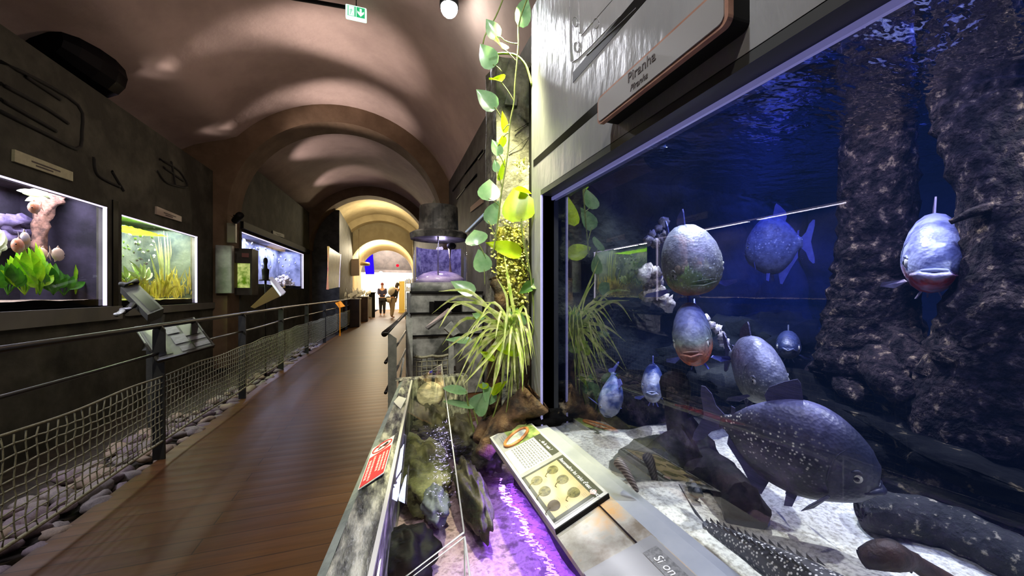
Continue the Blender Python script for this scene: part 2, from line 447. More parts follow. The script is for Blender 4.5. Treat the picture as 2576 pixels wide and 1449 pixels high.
# --- bright shop room past the archway
m_shop = M('shop white', c(248, 240, 222), rough=.7)
m_shopdark = M('shop ceiling', c(86, 76, 74), c(66, 58, 58), 2, rough=.8)
mb = MB(); mb.box((-3.2, 27, 0), (3.2, 27.1, 2.55))
struct(mb.build('wall_shop', m_shop, origin=(0, 0, 0)))
mb = MB(); mb.box((-3.2, 27, 2.55), (3.2, 27.1, 4.5)); mb.box((-3.2, 21.7, 4.4), (3.2, 27.1, 4.5)); mb.box((3.1, 21.7, 0), (3.2, 27.1, 4.5)); mb.box((-3.2, 21.7, 0), (-3.1, 27.1, 4.5))
mb.box((-.9, 24.6, 2.62), (2.6, 24.8, 3.9))
struct(mb.build('ceiling_shop', m_shopdark, origin=(0, 0, 0)))
# ================================================================= RIGHT-HAND AQUARIUM
GX, FX = .66, .6          # glass plane, front of the grey surround
TY0, TY1 = -1.4, 1.41     # window
ZB, ZT = .65, 1.60
m_panel = M('grey painted panel', c(150, 152, 152), c(128, 131, 132), 3.2, lo=.4, hi=.64, rough=.3, bump=.35, bscale=26, bdist=.012, stretch=(1, 1, .35), spec=.6)
m_lilac = M('glowing glass edge', c(200, 200, 255), rough=.3, emit=.22, ecol=c(165, 165, 255))  # edge that only catches light, its brightness given as emission
m_sill = M('pale metal sill', c(176, 180, 184), c(160, 165, 172), 5, rough=.35, metal=.2)
m_glass = glass('aquarium pane', 1.38, mul=1.4, power=2.5)
m_sand = M('pale aquarium sand', c(164, 156, 130), c(230, 225, 198), 90, lo=.33, hi=.56, rough=.9, bump=.6, bscale=120, bdist=.004, detail=3)
m_rockd = M('shade-black rock', c(9, 9, 9), c(20, 20, 18), 16, lo=.45, hi=.76, rough=.95, bump=.9, bscale=14, bdist=.03, spec=.1, c3=c(150, 132, 96))  # near-black colour carries the shadow lying on these rocks
m_backrock = M('back rock', c(24, 27, 27), c(70, 73, 64), 2.2, lo=.4, hi=.68, rough=.9, bump=.9, bscale=6, bdist=.05)
m_water = water_volume('tank water', (.25, .38, 1, 1), .42, (.011, .027, .085, 1), .2)  # water emits a faint blue in place of scattered light

mb = MB()
w = Wall(FX, -4, 0, 1)
def pbox(mb, y0, y1, z0, z1, x0=FX, x1=FX + .06): mb.box((x0, y0, z0), (x1, y1, z1))
# surround; its two dark slots are black inlays laid on the face further down
slots = [(1.585, 1.61)]
pbox(mb, -4, 1.514, 1.62, 2.44); pbox(mb, TY1, 1.514, .0, 1.62)
sr = struct(mb.build('wall_panel_right', m_panel, origin=(0, 0, 0)))
# tank carcass
mb = MB()
mb.box((FX + .06, 1.66, 0), (2.75, 1.7, 2.3)); mb.box((2.7, -1.6, 0), (2.78, 1.7, 2.3)); mb.box((FX + .06, -1.7, 0), (2.75, -1.62, 2.3)); mb.box((FX + .061, -1.7, 2.26), (2.75, 1.7, 2.3))
mb.box((FX + .01, -1.7, 0), (2.7, 1.66, .5))
struct(mb.build('wall_tank', m_black, origin=(0, 0, 0)))

aq = thing('aquarium', 'huge piranha aquarium with grey surround, sand bed and faintly glowing blue water', 'aquarium', (GX, .2, ZB))
mb = MB(); mb.box((FX - .001, TY1 - .008, ZB), (FX + .006, TY1 + .002, ZT)); mb.box((GX - .012, TY0, ZT - .016), (GX - .004, TY1, ZT - .004))
mb.build('lit_edge', m_lilac, aq)
mb = MB(); mb.box((FX + .008, TY0, ZT), (GX + .02, TY1 + .01, ZT + .02)); mb.box((FX + .008, TY1, ZB), (GX + .02, TY1 + .01, ZT)); mb.box((FX + .0, TY0, ZT), (FX + .008, TY1, ZT + .022))
mb.build('frame', M('dark grey window frame', c(66, 68, 68), rough=.5), aq)
mb = MB(); mb.poly([(GX, TY0, ZB - .08), (GX, TY0, ZT), (GX, TY1, ZT), (GX, TY1, ZB - .08)]); mb.build('glass_pane', m_glass, aq)
mb = MB()   # sill in two stepped bands
mb.add([(.575, TY0, .645), (.622, TY0, .652), (.622, 1.5, .652), (.575, 1.5, .645), (.575, TY0, .60), (.575, 1.5, .60)], [(0, 1, 2, 3), (4, 0, 3, 5)])
mb.add([(.622, TY0, .652), (.632, TY0, .640), (.632, 1.5, .640), (.622, 1.5, .652)], [(0, 1, 2, 3)])
mb.add([(.632, TY0, .640), (GX, TY0, .640), (GX, 1.5, .640), (.632, 1.5, .640)], [(0, 1, 2, 3)])
mb.build('sill', m_sill, aq)
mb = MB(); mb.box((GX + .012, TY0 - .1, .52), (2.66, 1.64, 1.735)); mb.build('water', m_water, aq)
m_surf = glass('rippled water surface', 1.5, (.75, .82, 1, 1), .03, bump=.9, bscale=9, mul=6.0, stretch=(1, 1.6, 1))
mb = MB(); mb.grid(lambda u, v: (lerp(GX + .013, 2.66, u), lerp(TY0, 1.64, v), 1.74), 2, 2); mb.build('water_surface', m_surf, aq)

def sandz(x, y):
    return .612 + .02 * mn.noise(V((x * 3, y * 3, 0))) + .01 * mn.noise(V((x * 9, y * 9, 3))) + max(0, (x - 1.2)) * .05
mb = MB(); mb.grid(lambda u, v: (lerp(GX + .011, 2.66, u), lerp(-1.4, 1.64, v), sandz(lerp(GX, 2.66, u), lerp(-1.4, 1.64, v))), 60, 80)
o = mb.build('sand', m_sand, origin=(1.6, .2, .6)); tag(o, 'pale sand covering the floor of the piranha aquarium', 'sand', kind='stuff')
# rough artificial rock lining: end wall and back wall
def rockwall(fn0, nu, nv, amp, seed):
    def fn(u, v):
        p, n = fn0(u, v); q = V(p) * 1.6 + V((seed, 0, 0))
        h = mn.noise(q) + .6 * mn.noise(q * 2.3) + .35 * mn.noise(q * 5)
        return V(p) + V(n) * (amp * h)
    return fn
mb = MB()
mb.grid(rockwall(lambda u, v: ((lerp(GX + .03, 2.62, u), 1.57, lerp(.55, 2.2, v)), (0, -1, 0)), 70, 46, .085, 3), 70, 46)
mb.grid(rockwall(lambda u, v: ((2.5, lerp(1.6, -1.6, u), lerp(.55, 2.2, v)), (-1, 0, 0)), 70, 46, .10, 9), 70, 46)
struct(mb.build('wall_rock', m_backrock, origin=(1.6, .2, .6)))
# ledges and boulders
def boulder(name, label, ce, r, mat, rough=.45, rf=2.2, seed=0., group=None, cat='rock', rz=0):
    mb = MB(); mb.ell(ce, r, 44, 28, rough, rf, Matrix.Rotation(rz, 3, 'Z'), seed)
    return tag(mb.build(name, mat), label, cat, group)
boulder('rock_ledge', 'long dark green ledge of rock at the left end of the piranha tank', (1.15, 1.5, .66), (.6, .16, .14), m_rockd, .35, 2.5, 4)
boulder('boulder', 'large dark boulder mass under the upright tree stump in the tank', (1.72, .66, .72), (.42, .62, .2), m_rockd, .6, 2.6, 8)
boulder('boulder', 'shadowed rock pile at the far right of the tank below the second trunk', (1.9, .1, .85), (.4, .5, .36), m_rockd, .6, 2.4, 12)
boulder('boulder', 'grey-green rock shelf behind the orange-bellied piranha', (1.75, 1.32, .86), (.5, .22, .2), m_backrock, .55, 2.4, 17)
# lamps of this tank and one added front fill (above the water, behind the hood)
lamp('tank_blue_lamp', 'AREA', (1.75, .9, 2.1), 13, c(92, 112, 255), (1.75, 1.0, .6), 1.0, sy=1.2)
lamp('tank_blue_lamp', 'AREA', (1.2, .5, 2.1), 9, c(176, 180, 255), (1.15, .5, .6), .5, sy=1.6)
lamp('tank_spot', 'SPOT', (1.30, 1.0, 2.15), 190, c(255, 246, 205), (.90, .62, .62), .012, 1.15, .5)
lamp('tank_spot', 'SPOT', (.82, .72, 2.1), 42, c(255, 240, 205), (1.0, 1.04, 1.2), .03, .55, .7)
lamp('tank_spot', 'SPOT', (1.5, .1, 2.15), 150, c(255, 246, 210), (1.1, .3, .62), .02, 1.2, .6)
lamp('tank_spot', 'SPOT', (1.0, 1.25, 2.15), 110, c(235, 240, 215), (1.0, 1.25, .62), .02, 1.1, .6)
lamp('tank_blue_lamp', 'SPOT', (1.7, .5, 2.15), 300, c(70, 98, 255), (2.0, 1.55, 1.55), .1, .95, 1.)
lamp('tank_spot', 'SPOT', (.85, .45, 2.1), 55, c(228, 230, 255), (1.5, .85, 1.1), .05, 1.3, .7)  # added fill, brightens the tank from the front
lamp('tank_spot', 'SPOT', (1.25, .75, 2.1), 40, c(255, 236, 210), (1.65, .7, 1.25), .05, .8, .7)

# ---------------------------------------------------------------- trunks
m_fern = M('fibrous trunk bark', c(20, 15, 16), c(56, 45, 44), 34, lo=.42, hi=.74, rough=.95, bump=1., bscale=60, bdist=.02, stretch=(1, 1, .8), c3=c(176, 152, 118), spec=.2)
def trunk(name, label, pts, rs, rings=60, n=26, roots=()):
    mb = MB(); P_ = curve(pts, rings); ts = list(range(len(rs)))
    rr = [spline(ts, rs, (len(rs) - 1) * i / rings) * (1 + .035 * math.sin(i * 2.1) + .06 * mn.noise(V((i * .7, 0, 0)))) for i in range(rings + 1)]
    mb.tube(P_, rr, n, True, .16, 30)
    for q in roots: mb.tube(curve(q[0], 20), [lerp(q[1], q[2], i / 20) for i in range(21)], 12, True, .3, 26)
    return tag(mb.build(name, m_fern), label, 'tree trunk')
X1 = 1.62
b1 = at_x(2195, 905, X1); t1 = at_x(2205, -60, X1)
trunk('tree_stump', 'upright fibrous trunk with spreading roots left of the red-throated piranha',
      [b1 + V((0, 0, -.05)), at_x(2188, 780, X1), at_x(2200, 640, X1), at_x(2205, 420, X1), at_x(2200, 230, X1), t1], [.17, .125, .105, .1, .095, .09],
      roots=[([at_x(2170, 860, X1), at_x(2100, 920, X1 - .05), at_x(2035, 960, X1 - .08)], .08, .035),
             ([at_x(2230, 820, X1), at_x(2300, 905, X1 - .1), at_x(2400, 985, X1 - .12)], .07, .03),
             ([at_x(2210, 880, X1 - .05), at_x(2230, 950, X1 - .18), at_x(2290, 1010, X1 - .2)], .07, .03),
             ([at_x(2120, 900, X1), at_x(2130, 960, X1 - .12), at_x(2180, 1010, X1 - .16)], .06, .03)])
X2 = 1.5
trunk('tree_stump', 'thick dark fibrous trunk at the far right edge of the tank',
      [at_x(2470, 1240, X2) + V((0, 0, -.1)), at_x(2480, 1050, X2), at_x(2540, 800, X2), at_x(2540, 560, X2), at_x(2480, 330, X2), at_x(2440, 190, X2), at_x(2450, -60, X2)],
      [.15, .14, .12, .085, .085, .085, .08],
      roots=[([at_x(2520, 520, X2 - .05), at_x(2460, 530, X2 - .1), at_x(2390, 560, X2 - .12)], .02, .006)])
# ---------------------------------------------------------------- wood on the sand
m_blackwood = M('black driftwood', c(9, 8, 9), c(20, 15, 17), 12, rough=.7, bump=.6, bscale=30, bdist=.01, c3=c(40, 28, 30), spec=.25)
m_log = M('mottled log', c(20, 20, 17), c(34, 34, 30), 60, lo=.44, hi=.74, rough=.85, bump=.8, bscale=60, c3=c(180, 168, 136))
m_brownwood = M('brown driftwood', c(26, 17, 13), c(72, 48, 36), 14, rough=.65, bump=.7, bscale=40)
zs = .64
mb = MB()
mb.tube(curve([at_d(1698, 930, 1.32), at_d(1700, 1000, 1.28), at_d(1712, 1080, 1.22), at_d(1745, 1150, 1.16), at_d(1810, 1195, 1.08), at_d(1860, 1255, .98), at_d(1875, 1300, .93)], 30),
        [(.012, .03, .045, .05, .048, .044, .04, .038, .036, .036, .038, .042)[i] if i < 12 else lerp(.046, .055, (i - 12) / 18) for i in range(31)], 14, True, .35, 14)
mb.tube(curve([at_d(1740, 1120, 1.18), at_d(1690, 1140, 1.18), at_d(1620, 1160, 1.15), at_d(1560, 1168, 1.13)], 14), [lerp(.075, .02, i / 14) for i in range(15)], 12, True, .3, 12)
mb.tube(curve([at_d(1715, 1050, 1.24), at_d(1760, 1110, 1.2), at_d(1800, 1180, 1.12)], 10), [.035, .034, .033, .033, .033, .033, .033, .03, .03, .03, .02], 10, True, .3, 14)
tag(mb.build('driftwood', m_blackwood), 'black forked driftwood rising from the sand left of the big piranha', 'driftwood')
boulder('boulder', 'dark olive rounded stone behind the striped fin under the black driftwood', at_d(1655, 1165, 1.25) , (.16, .1, .085), M('olive dark stone', c(26, 27, 19), c(48, 48, 36), 7, rough=.9, bump=.5), .2, 2, 21)
mb = MB(); mb.tube(curve([at_z(2160, 1275, .66), at_z(2330, 1310, .655), at_z(2480, 1370, .65), at_z(2640, 1450, .645)], 30), [.03, .045] + [.05 + .002 * math.sin(i) for i in range(28)] + [.05], 20, True, .16, 22)
tag(mb.build('log', m_log), 'mottled dark log lying across the sand below the second trunk', 'log')
mb = MB(); mb.tube(curve([at_z(2168, 1405, .68), at_z(2230, 1398, .70), at_z(2300, 1415, .68), at_z(2400, 1475, .64)], 20), [.016 + .008 * math.sin(PI * min(1, i / 14)) for i in range(21)], 10, True, .3, 20)
mb.tube([at_z(2290, 1420, .675), at_z(2292, 1440, .65)], [.004, .002], 6)
tag(mb.build('driftwood', m_brownwood), 'curved brown driftwood branch at the bottom of the tank near the glass', 'driftwood')
m_pebd = M('dark pebble', c(20, 22, 24), c(50, 54, 56), 9, rough=.5)
for i, (px, py, r) in enumerate([(1480, 1050, .02), (1503, 1077, .018), (1412, 1075, .016), (1428, 1082, .011), (1452, 1070, .009)]):
    p = at_z(px, py, .635); mb = MB(); mb.ell(p, (r, r * .8, r * .7), 10, 7, .5, 3, None, i * 3.1)
    tag(mb.build('pebble', m_pebd), 'small dark stone on the sand beside the left edge of the tank window', 'stone', 'dark stones on the aquarium sand')
for i, (px, py, r, s) in enumerate([(1745, 1228, .016, 0), (1755, 1240, .014, 1), (1738, 1215, .013, 2), (1770, 1222, .012, 4)]):
    p = at_z(px, py, .635); mb = MB(); mb.ell(p, (r, r, r), 10, 7, .5, 3, None, i * 2.1 + 40)
    tag(mb.build('pebble', m_pebd), 'black and white chip of stone on the sand below the black driftwood', 'stone', 'stone chips below the driftwood')

# ---------------------------------------------------------------- fish
def fish_mat(name, back, mid, belly, hz, lo=-.42, m1=-.05, hi=.35, speck=.0, spc=(1, 1, .8, 1), ss=70, rough=.44, head=None, L=.4, blot=0.):
    m, t, o = nt(name)
    p = N(t, 'BsdfPrincipled'); p.inputs['Roughness'].default_value = rough; p.inputs['Specular IOR Level'].default_value = .6
    tc = N(t, 'TexCoord'); sx = N(t, 'SeparateXYZ'); t.links.new(tc.outputs['Object'], sx.inputs[0])
    nz = N(t, 'TexNoise'); nz.inputs['Scale'].default_value = 14; t.links.new(tc.outputs['Object'], nz.inputs['Vector'])
    a = N(t, 'Math', operation='DIVIDE'); a.inputs[1].default_value = hz; t.links.new(sx.outputs['Z'], a.inputs[0])
    b = N(t, 'Math', operation='MULTIPLY_ADD'); b.inputs[1].default_value = .16; b.inputs[2].default_value = -.08; t.links.new(nz.outputs['Fac'], b.inputs[0])
    s = N(t, 'Math', operation='ADD'); t.links.new(a.outputs[0], s.inputs[0]); t.links.new(b.outputs[0], s.inputs[1])
    h = N(t, 'Math', operation='ADD'); h.inputs[1].default_value = .5; t.links.new(s.outputs[0], h.inputs[0])
    col = ramp(t, h.outputs[0], [(lo + .5, belly), (m1 + .5, mid), (hi + .5, back)])
    nm = N(t, 'TexNoise'); nm.inputs['Scale'].default_value = 55; nm.inputs['Detail'].default_value = 5; t.links.new(tc.outputs['Object'], nm.inputs['Vector'])
    mm = N(t, 'MixRGB', blend_type='MULTIPLY'); mm.inputs[0].default_value = 1; t.links.new(col, mm.inputs[1]); t.links.new(ramp(t, nm.outputs['Fac'], [(.34, (.55, .55, .6, 1)), (.62, (1.15, 1.15, 1.1, 1))]), mm.inputs[2]); col = mm.outputs[0]
    if head is not None:
        r = N(t, 'MapRange'); r.inputs[1].default_value = L * .12; r.inputs[2].default_value = L * .26; t.links.new(sx.outputs['X'], r.inputs[0])
        mx = N(t, 'MixRGB'); mx.inputs[2].default_value = head; t.links.new(r.outputs[0], mx.inputs[0]); t.links.new(col, mx.inputs[1]); col = mx.outputs[0]
    if blot:
        nb = N(t, 'TexNoise'); nb.inputs['Scale'].default_value = 22; t.links.new(tc.outputs['Object'], nb.inputs['Vector'])
        f = ramp(t, nb.outputs['Fac'], [(.42, (0, 0, 0, 1)), (.6, (blot, blot, blot, 1))])
        mx = N(t, 'MixRGB'); mx.inputs[2].default_value = c(205, 212, 235); t.links.new(f, mx.inputs[0]); t.links.new(col, mx.inputs[1]); col = mx.outputs[0]
    if speck:
        vo = N(t, 'TexVoronoi'); vo.inputs['Scale'].default_value = ss; t.links.new(tc.outputs['Object'], vo.inputs['Vector'])
        f = ramp(t, vo.outputs['Distance'], [(.12, (1, 1, 1, 1)), (.36, (0, 0, 0, 1))])
        n2 = N(t, 'TexNoise'); n2.inputs['Scale'].default_value = ss * .45; t.links.new(tc.outputs['Object'], n2.inputs['Vector'])
        g = ramp(t, n2.outputs['Fac'], [(.40, (0, 0, 0, 1)), (.52, (speck,) * 3 + (1,))])
        band = ramp(t, h.outputs[0], [(.2, (0, 0, 0, 1)), (.4, (1, 1, 1, 1)), (.6, (1, 1, 1, 1)), (.8, (0, 0, 0, 1))])
        m1_ = N(t, 'MixRGB', blend_type='MULTIPLY'); m1_.inputs[0].default_value = 1; t.links.new(f, m1_.inputs[1]); t.links.new(g, m1_.inputs[2])
        m2_ = N(t, 'MixRGB', blend_type='MULTIPLY'); m2_.inputs[0].default_value = 1; t.links.new(m1_.outputs[0], m2_.inputs[1]); t.links.new(band, m2_.inputs[2])
        fac = m2_.outputs[0]
        if head is not None:
            r2 = N(t, 'MapRange'); r2.inputs[1].default_value = L * .02; r2.inputs[2].default_value = L * .2; r2.inputs[3].default_value = 1; r2.inputs[4].default_value = 0; t.links.new(sx.outputs['X'], r2.inputs[0])
            m3 = N(t, 'MixRGB', blend_type='MULTIPLY'); m3.inputs[0].default_value = 1; t.links.new(fac, m3.inputs[1]); t.links.new(r2.outputs[0], m3.inputs[2]); fac = m3.outputs[0]
        mx = N(t, 'MixRGB'); mx.inputs[2].default_value = spc; t.links.new(fac, mx.inputs[0]); t.links.new(col, mx.inputs[1]); col = mx.outputs[0]
    t.links.new(col, p.inputs['Base Color']); 
    vb = N(t, 'TexVoronoi'); vb.inputs['Scale'].default_value = 130; t.links.new(tc.outputs['Object'], vb.inputs['Vector'])
    bm = N(t, 'Bump'); bm.inputs['Strength'].default_value = .3; bm.inputs['Distance'].default_value = .003
    t.links.new(vb.outputs['Distance'], bm.inputs['Height']); t.links.new(bm.outputs[0], p.inputs['Normal'])
    t.links.new(p.outputs[0], o.inputs[0]); return m
m_eye = M('fish eye ring', c(200, 196, 178), rough=.15, coat=.5); m_pupil = M('fish pupil', c(6, 6, 10), rough=.1)
def frame_from(snout, tail, upv):
    f = (V(snout) - V(tail)); L = f.length; f.normalize(); up = V(upv); left = up.cross(f).normalized(); up = f.cross(left)
    return f, left, up, L
def fish(name, label, snout, tail, H, Wd, mats, up=(0, 0, 1), group=None, fins=True, jaw=1., lowlip=0., lip=1., cat='fish', eye=True, forkh=.62):
    """snout and tail base in world space; body built along local +X, mid-body at the origin"""
    f, l, u, L = frame_from(snout, tail, up)
    t_ = [0, .06, .18, .34, .5, .64, .76, .86, .94, 1.0]
    tp = [.09, .11, .27, .42, .5, .49, .42, .32, .21, .08]
    bt = [-.08, -.11, -.30, -.45, -.5, -.49, -.44, -.38, -.32, -.24]
    ww = [.12, .16, .38, .66, .9, 1.0, .98, .88, .72, .42]
    n, ns = 20, 30
    mb = MB(); vs = []; fs = []
    for i in range(ns + 1):
        t = i / ns; t = 1 - (1 - t) ** 1.25
        zt, zb, hw = (spline(t_, q, t) for q in (tp, bt, ww))
        zt *= H; zb *= H; hw *= Wd / 2
        for k in range(n):
            a = 2 * PI * k / n; ca, sa = math.cos(a), math.sin(a)
            y = hw * math.copysign(abs(ca) ** .9, ca); z = (zt + zb) / 2 + (zt - zb) / 2 * sa
            vs.append((L * (t - .5), y, z))
    for i in range(ns):
        for k in range(n): j = (k + 1) % n; fs.append((i * n + k, i * n + n + k, i * n + n + j, i * n + j))
    fs += [tuple(range(n)), tuple(ns * n + k for k in range(n - 1, -1, -1))]
    mb.add(vs, [tuple(reversed(q)) for q in fs], True)
    # lips and jaw
    sx = L * .5
    lz = -.085 * H
    mb.tube([(sx - .05 * L, .30 * Wd, lz - .05 * H), (sx + .002 * L, .17 * Wd, lz - .0 * H), (sx + .012 * L, 0, lz + .01 * H), (sx + .002 * L, -.17 * Wd, lz), (sx - .05 * L, -.30 * Wd, lz - .05 * H)], [q * L * lip for q in (.006, .012, .014, .012, .006)], 8)
    lz2 = -.17 * H
    k = 1 + lowlip
    mb.tube([(sx - .07 * L, .32 * Wd, lz2 + .01 * H), (sx + .004 * L * k, .19 * Wd, lz2 + .01), (sx + .02 * L * k, 0, lz2 + .02 * H), (sx + .004 * L * k, -.19 * Wd, lz2 + .01), (sx - .07 * L, -.32 * Wd, lz2 + .01 * H)], [q * L * lip for q in (.012, .02 * k, .023 * k, .02 * k, .012)], 10)
    def side(t, z, s):
        zt, zb, hw = (spline(t_, q, t) for q in (tp, bt, ww)); zt *= H; zb *= H; hw *= Wd / 2
        a = max(-1, min(1, (z - (zt + zb) / 2) / ((zt - zb) / 2))); return V((L * (t - .5), s * hw * math.cos(math.asin(a)) ** .9, z))
    for s in (1, -1):     # gill cover and brow crease
        mb.tube(curve([side(t, z * H, s) for t, z in ((.80, .22), (.745, .12), (.725, -.04), (.735, -.18), (.78, -.32))], 12), [.0006 * L + .006 * L * math.sin(PI * i / 12) for i in range(13)], 6)
        mb.tube(curve([side(t, z * H, s) for t, z in ((.90, .03), (.87, .045), (.84, .02))], 6), [.002 * L, .008 * L, .011 * L, .012 * L, .011 * L, .008 * L, .002 * L], 6)
    if fins:
        mb.mat(1)
        def fin(poly, th=.004):
            mb.prism([V(p) - V((0, th / 2, 0)) for p in poly], (0, th, 0))
        xb = -L * .5
        fh = H * forkh
        for s in (1, -1):
            fin([(xb + .04 * L, 0, s * .02 * H), (xb + .02 * L, 0, s * .09 * H), (xb - .05 * L, 0, s * .26 * fh), (xb - .10 * L, 0, s * .46 * fh), (xb - .16 * L, 0, s * .56 * fh), (xb - .19 * L, 0, s * .55 * fh), (xb - .185 * L, 0, s * .40 * fh), (xb - .15 * L, 0, s * .16 * fh), (xb - .13 * L, 0, 0), (xb, 0, 0)])
        fin([(.02 * L, 0, .47 * H), (-.02 * L, 0, .66 * H), (-.045 * L, 0, .70 * H), (-.12 * L, 0, .64 * H), (-.21 * L, 0, .54 * H), (-.23 * L, 0, .44 * H), (-.2 * L, 0, .36 * H), (-.1 * L, 0, .44 * H)])
        fin([(-.40 * L, 0, .1 * H), (-.41 * L, 0, .2 * H), (-.44 * L, 0, .21 * H), (-.43 * L, 0, .1 * H)])
        fin([(-.08 * L, 0, -.44 * H), (-.12 * L, 0, -.66 * H), (-.16 * L, 0, -.67 * H), (-.3 * L, 0, -.42 * H), (-.42 * L, 0, -.24 * H), (-.42 * L, 0, -.12 * H), (-.3 * L, 0, -.24 * H)])
        for s in (1, -1):
            b0 = V((.27 * L, s * .40 * Wd, -.30 * H)); mb.prism([b0, b0 + V((-.02 * L, s * .05 * Wd, .02 * H)), b0 + V((-.12 * L, s * .42 * Wd, -.06 * H)), b0 + V((-.15 * L, s * .45 * Wd, -.13 * H)), b0 + V((-.08 * L, s * .2 * Wd, -.12 * H))], (0, .003, .0))
            b1 = V((.1 * L, s * .12 * Wd, -.47 * H)); mb.prism([b1, b1 + V((-.02 * L, s * .1 * Wd, -.13 * H)), b1 + V((-.07 * L, s * .12 * Wd, -.15 * H)), b1 + V((-.07 * L, 0, 0))], (0, .003, 0))
        mb.mat(0)
    ob = mb.build(name, mats, origin=(0, 0, 0))
    mt = Matrix((f, l, u)).transposed().to_4x4(); mt.translation = (V(snout) + V(tail)) / 2
    ob.matrix_world = mt
    LOC[ob.name] = V((0, 0, 0))
    tag(ob, label, cat, group)
    if eye:
        for s in (1, -1):
            e = MB(); t = .875; hw = spline(t_, ww, t) * Wd / 2; ez = -.03 * H; ex = L * (t - .5); r = .034 * L
            e.ell((ex, s * (hw * .93), ez), (r, r * .55, r), 14, 8); e.mat(1).ell((ex, s * (hw * .93 + r * .3), ez), (r * .55, r * .36, r * .55), 12, 8)
            q = e.build('eye', [m_eye, m_pupil], parent=ob)
    return ob
F_A = fish_mat('big piranha skin', c(88, 88, 128), c(42, 42, 52), c(44, 44, 34), .25, lo=-.4, m1=0., hi=.38, speck=1., spc=c(250, 246, 225), ss=120, head=c(38, 42, 64), L=.40)
F_Af = M('dark fin', c(48, 48, 78), c(64, 62, 100), 20, rough=.45, bump=.3, bscale=60, stretch=(1, 1, 6))
F_B = fish_mat('olive piranha skin', c(128, 132, 156), c(138, 140, 96), c(210, 112, 40), .25, lo=-.42, m1=-.14, hi=.3, speck=.9, spc=c(235, 240, 235), ss=110)
F_C = fish_mat('orange belly skin', c(112, 120, 168), c(138, 148, 136), c(216, 98, 40), .2, lo=-.28, m1=.02, hi=.32)
F_D = fish_mat('grey piranha skin', c(106, 108, 138), c(102, 106, 116), c(112, 112, 78), .2, lo=-.45, m1=-.05, hi=.3, speck=.4, ss=120)
F_E = fish_mat('blue hazy skin', c(100, 112, 180), c(112, 124, 176), c(110, 112, 130), .25, speck=.8, ss=90, spc=c(220, 228, 255))  # blue haze of the water is put into the skin colour
F_F = fish_mat('red throat skin', c(118, 124, 172), c(128, 132, 164), c(190, 50, 34), .24, lo=-.2, m1=-.08, hi=.3, blot=.5)
F_G = fish_mat('blue blotched skin', c(70, 90, 160), c(96, 112, 168), c(130, 122, 112), .16, blot=.7)
fin_b = M('blue fin', c(78, 88, 170), c(98, 108, 190), 20, rough=.4, bump=.3, bscale=60)
fin_r = M('pale fin', c(170, 150, 170), c(200, 190, 210), 20, rough=.4)
# the big one, side on, swimming down to the right
fish('piranha', 'largest dark blue piranha swimming side-on just behind the glass', at_d(2212, 1192, .80), at_d(1812, 1058, .99), .232, .12, [F_A, F_Af], up=(-.05, -.05, 1), lowlip=.3, lip=1.15)
fish('piranha', 'round olive-silver piranha hovering above the white rocks, its mouth at lower right', at_d(1768, 690, 1.17), at_d(1688, 618, 1.44), .25, .185, [F_B, fin_b], up=(-.14, .1, 1), lip=.45)
fish('piranha', 'orange-bellied piranha nosing downward toward the glass in mid tank', at_d(1735, 872, 1.13), at_d(1752, 805, 1.42), .21, .115, [F_C, fin_b], up=(.08, .25, 1), lip=.5)
fish('piranha', 'grey piranha facing right just above the back of the largest one', at_d(1956, 962, 1.02), at_d(1838, 895, 1.28), .205, .11, [F_D, F_Af], up=(-.1, 0, 1))
fish('piranha', 'pale blue hazy piranha near the back with raised tail at upper centre', at_d(1880, 622, 1.72), at_d(2020, 610, 1.55), .26, .14, [F_E, fin_b], up=(0, 0, 1))
fish('piranha', 'red-throated piranha facing the viewer between the two trunks', at_d(2352, 662, .98), at_d(2338, 612, 1.28), .235, .125, [F_F, fin_r], up=(0, -.05, 1))
fish('piranha', 'slim blue blotched piranha standing head-down beside the left window edge', at_d(1532, 1044, 1.42), at_d(1542, 938, 1.52), .13, .085, [F_G, fin_b], up=(-.1, -.9, .4), lip=.5)
fish('piranha', 'dim blue piranha with its head in the shadow behind the black driftwood', at_d(1640, 978, 1.46), at_d(1645, 948, 1.68), .16, .085, [F_G, fin_b], up=(0, 0, 1))
fish('piranha', 'blue piranha face painted in shadow tones below the reflected plants', at_d(1982, 872, 1.22), at_d(1984, 862, 1.42), .10, .07, [fish_mat('shadowed skin', c(34, 44, 84), c(44, 54, 90), c(40, 44, 60), .1), M('shadowed fin', c(30, 38, 72), rough=.6)], up=(0, 0, 1), lip=.8)  # shade is put into the dark skin and fin colours
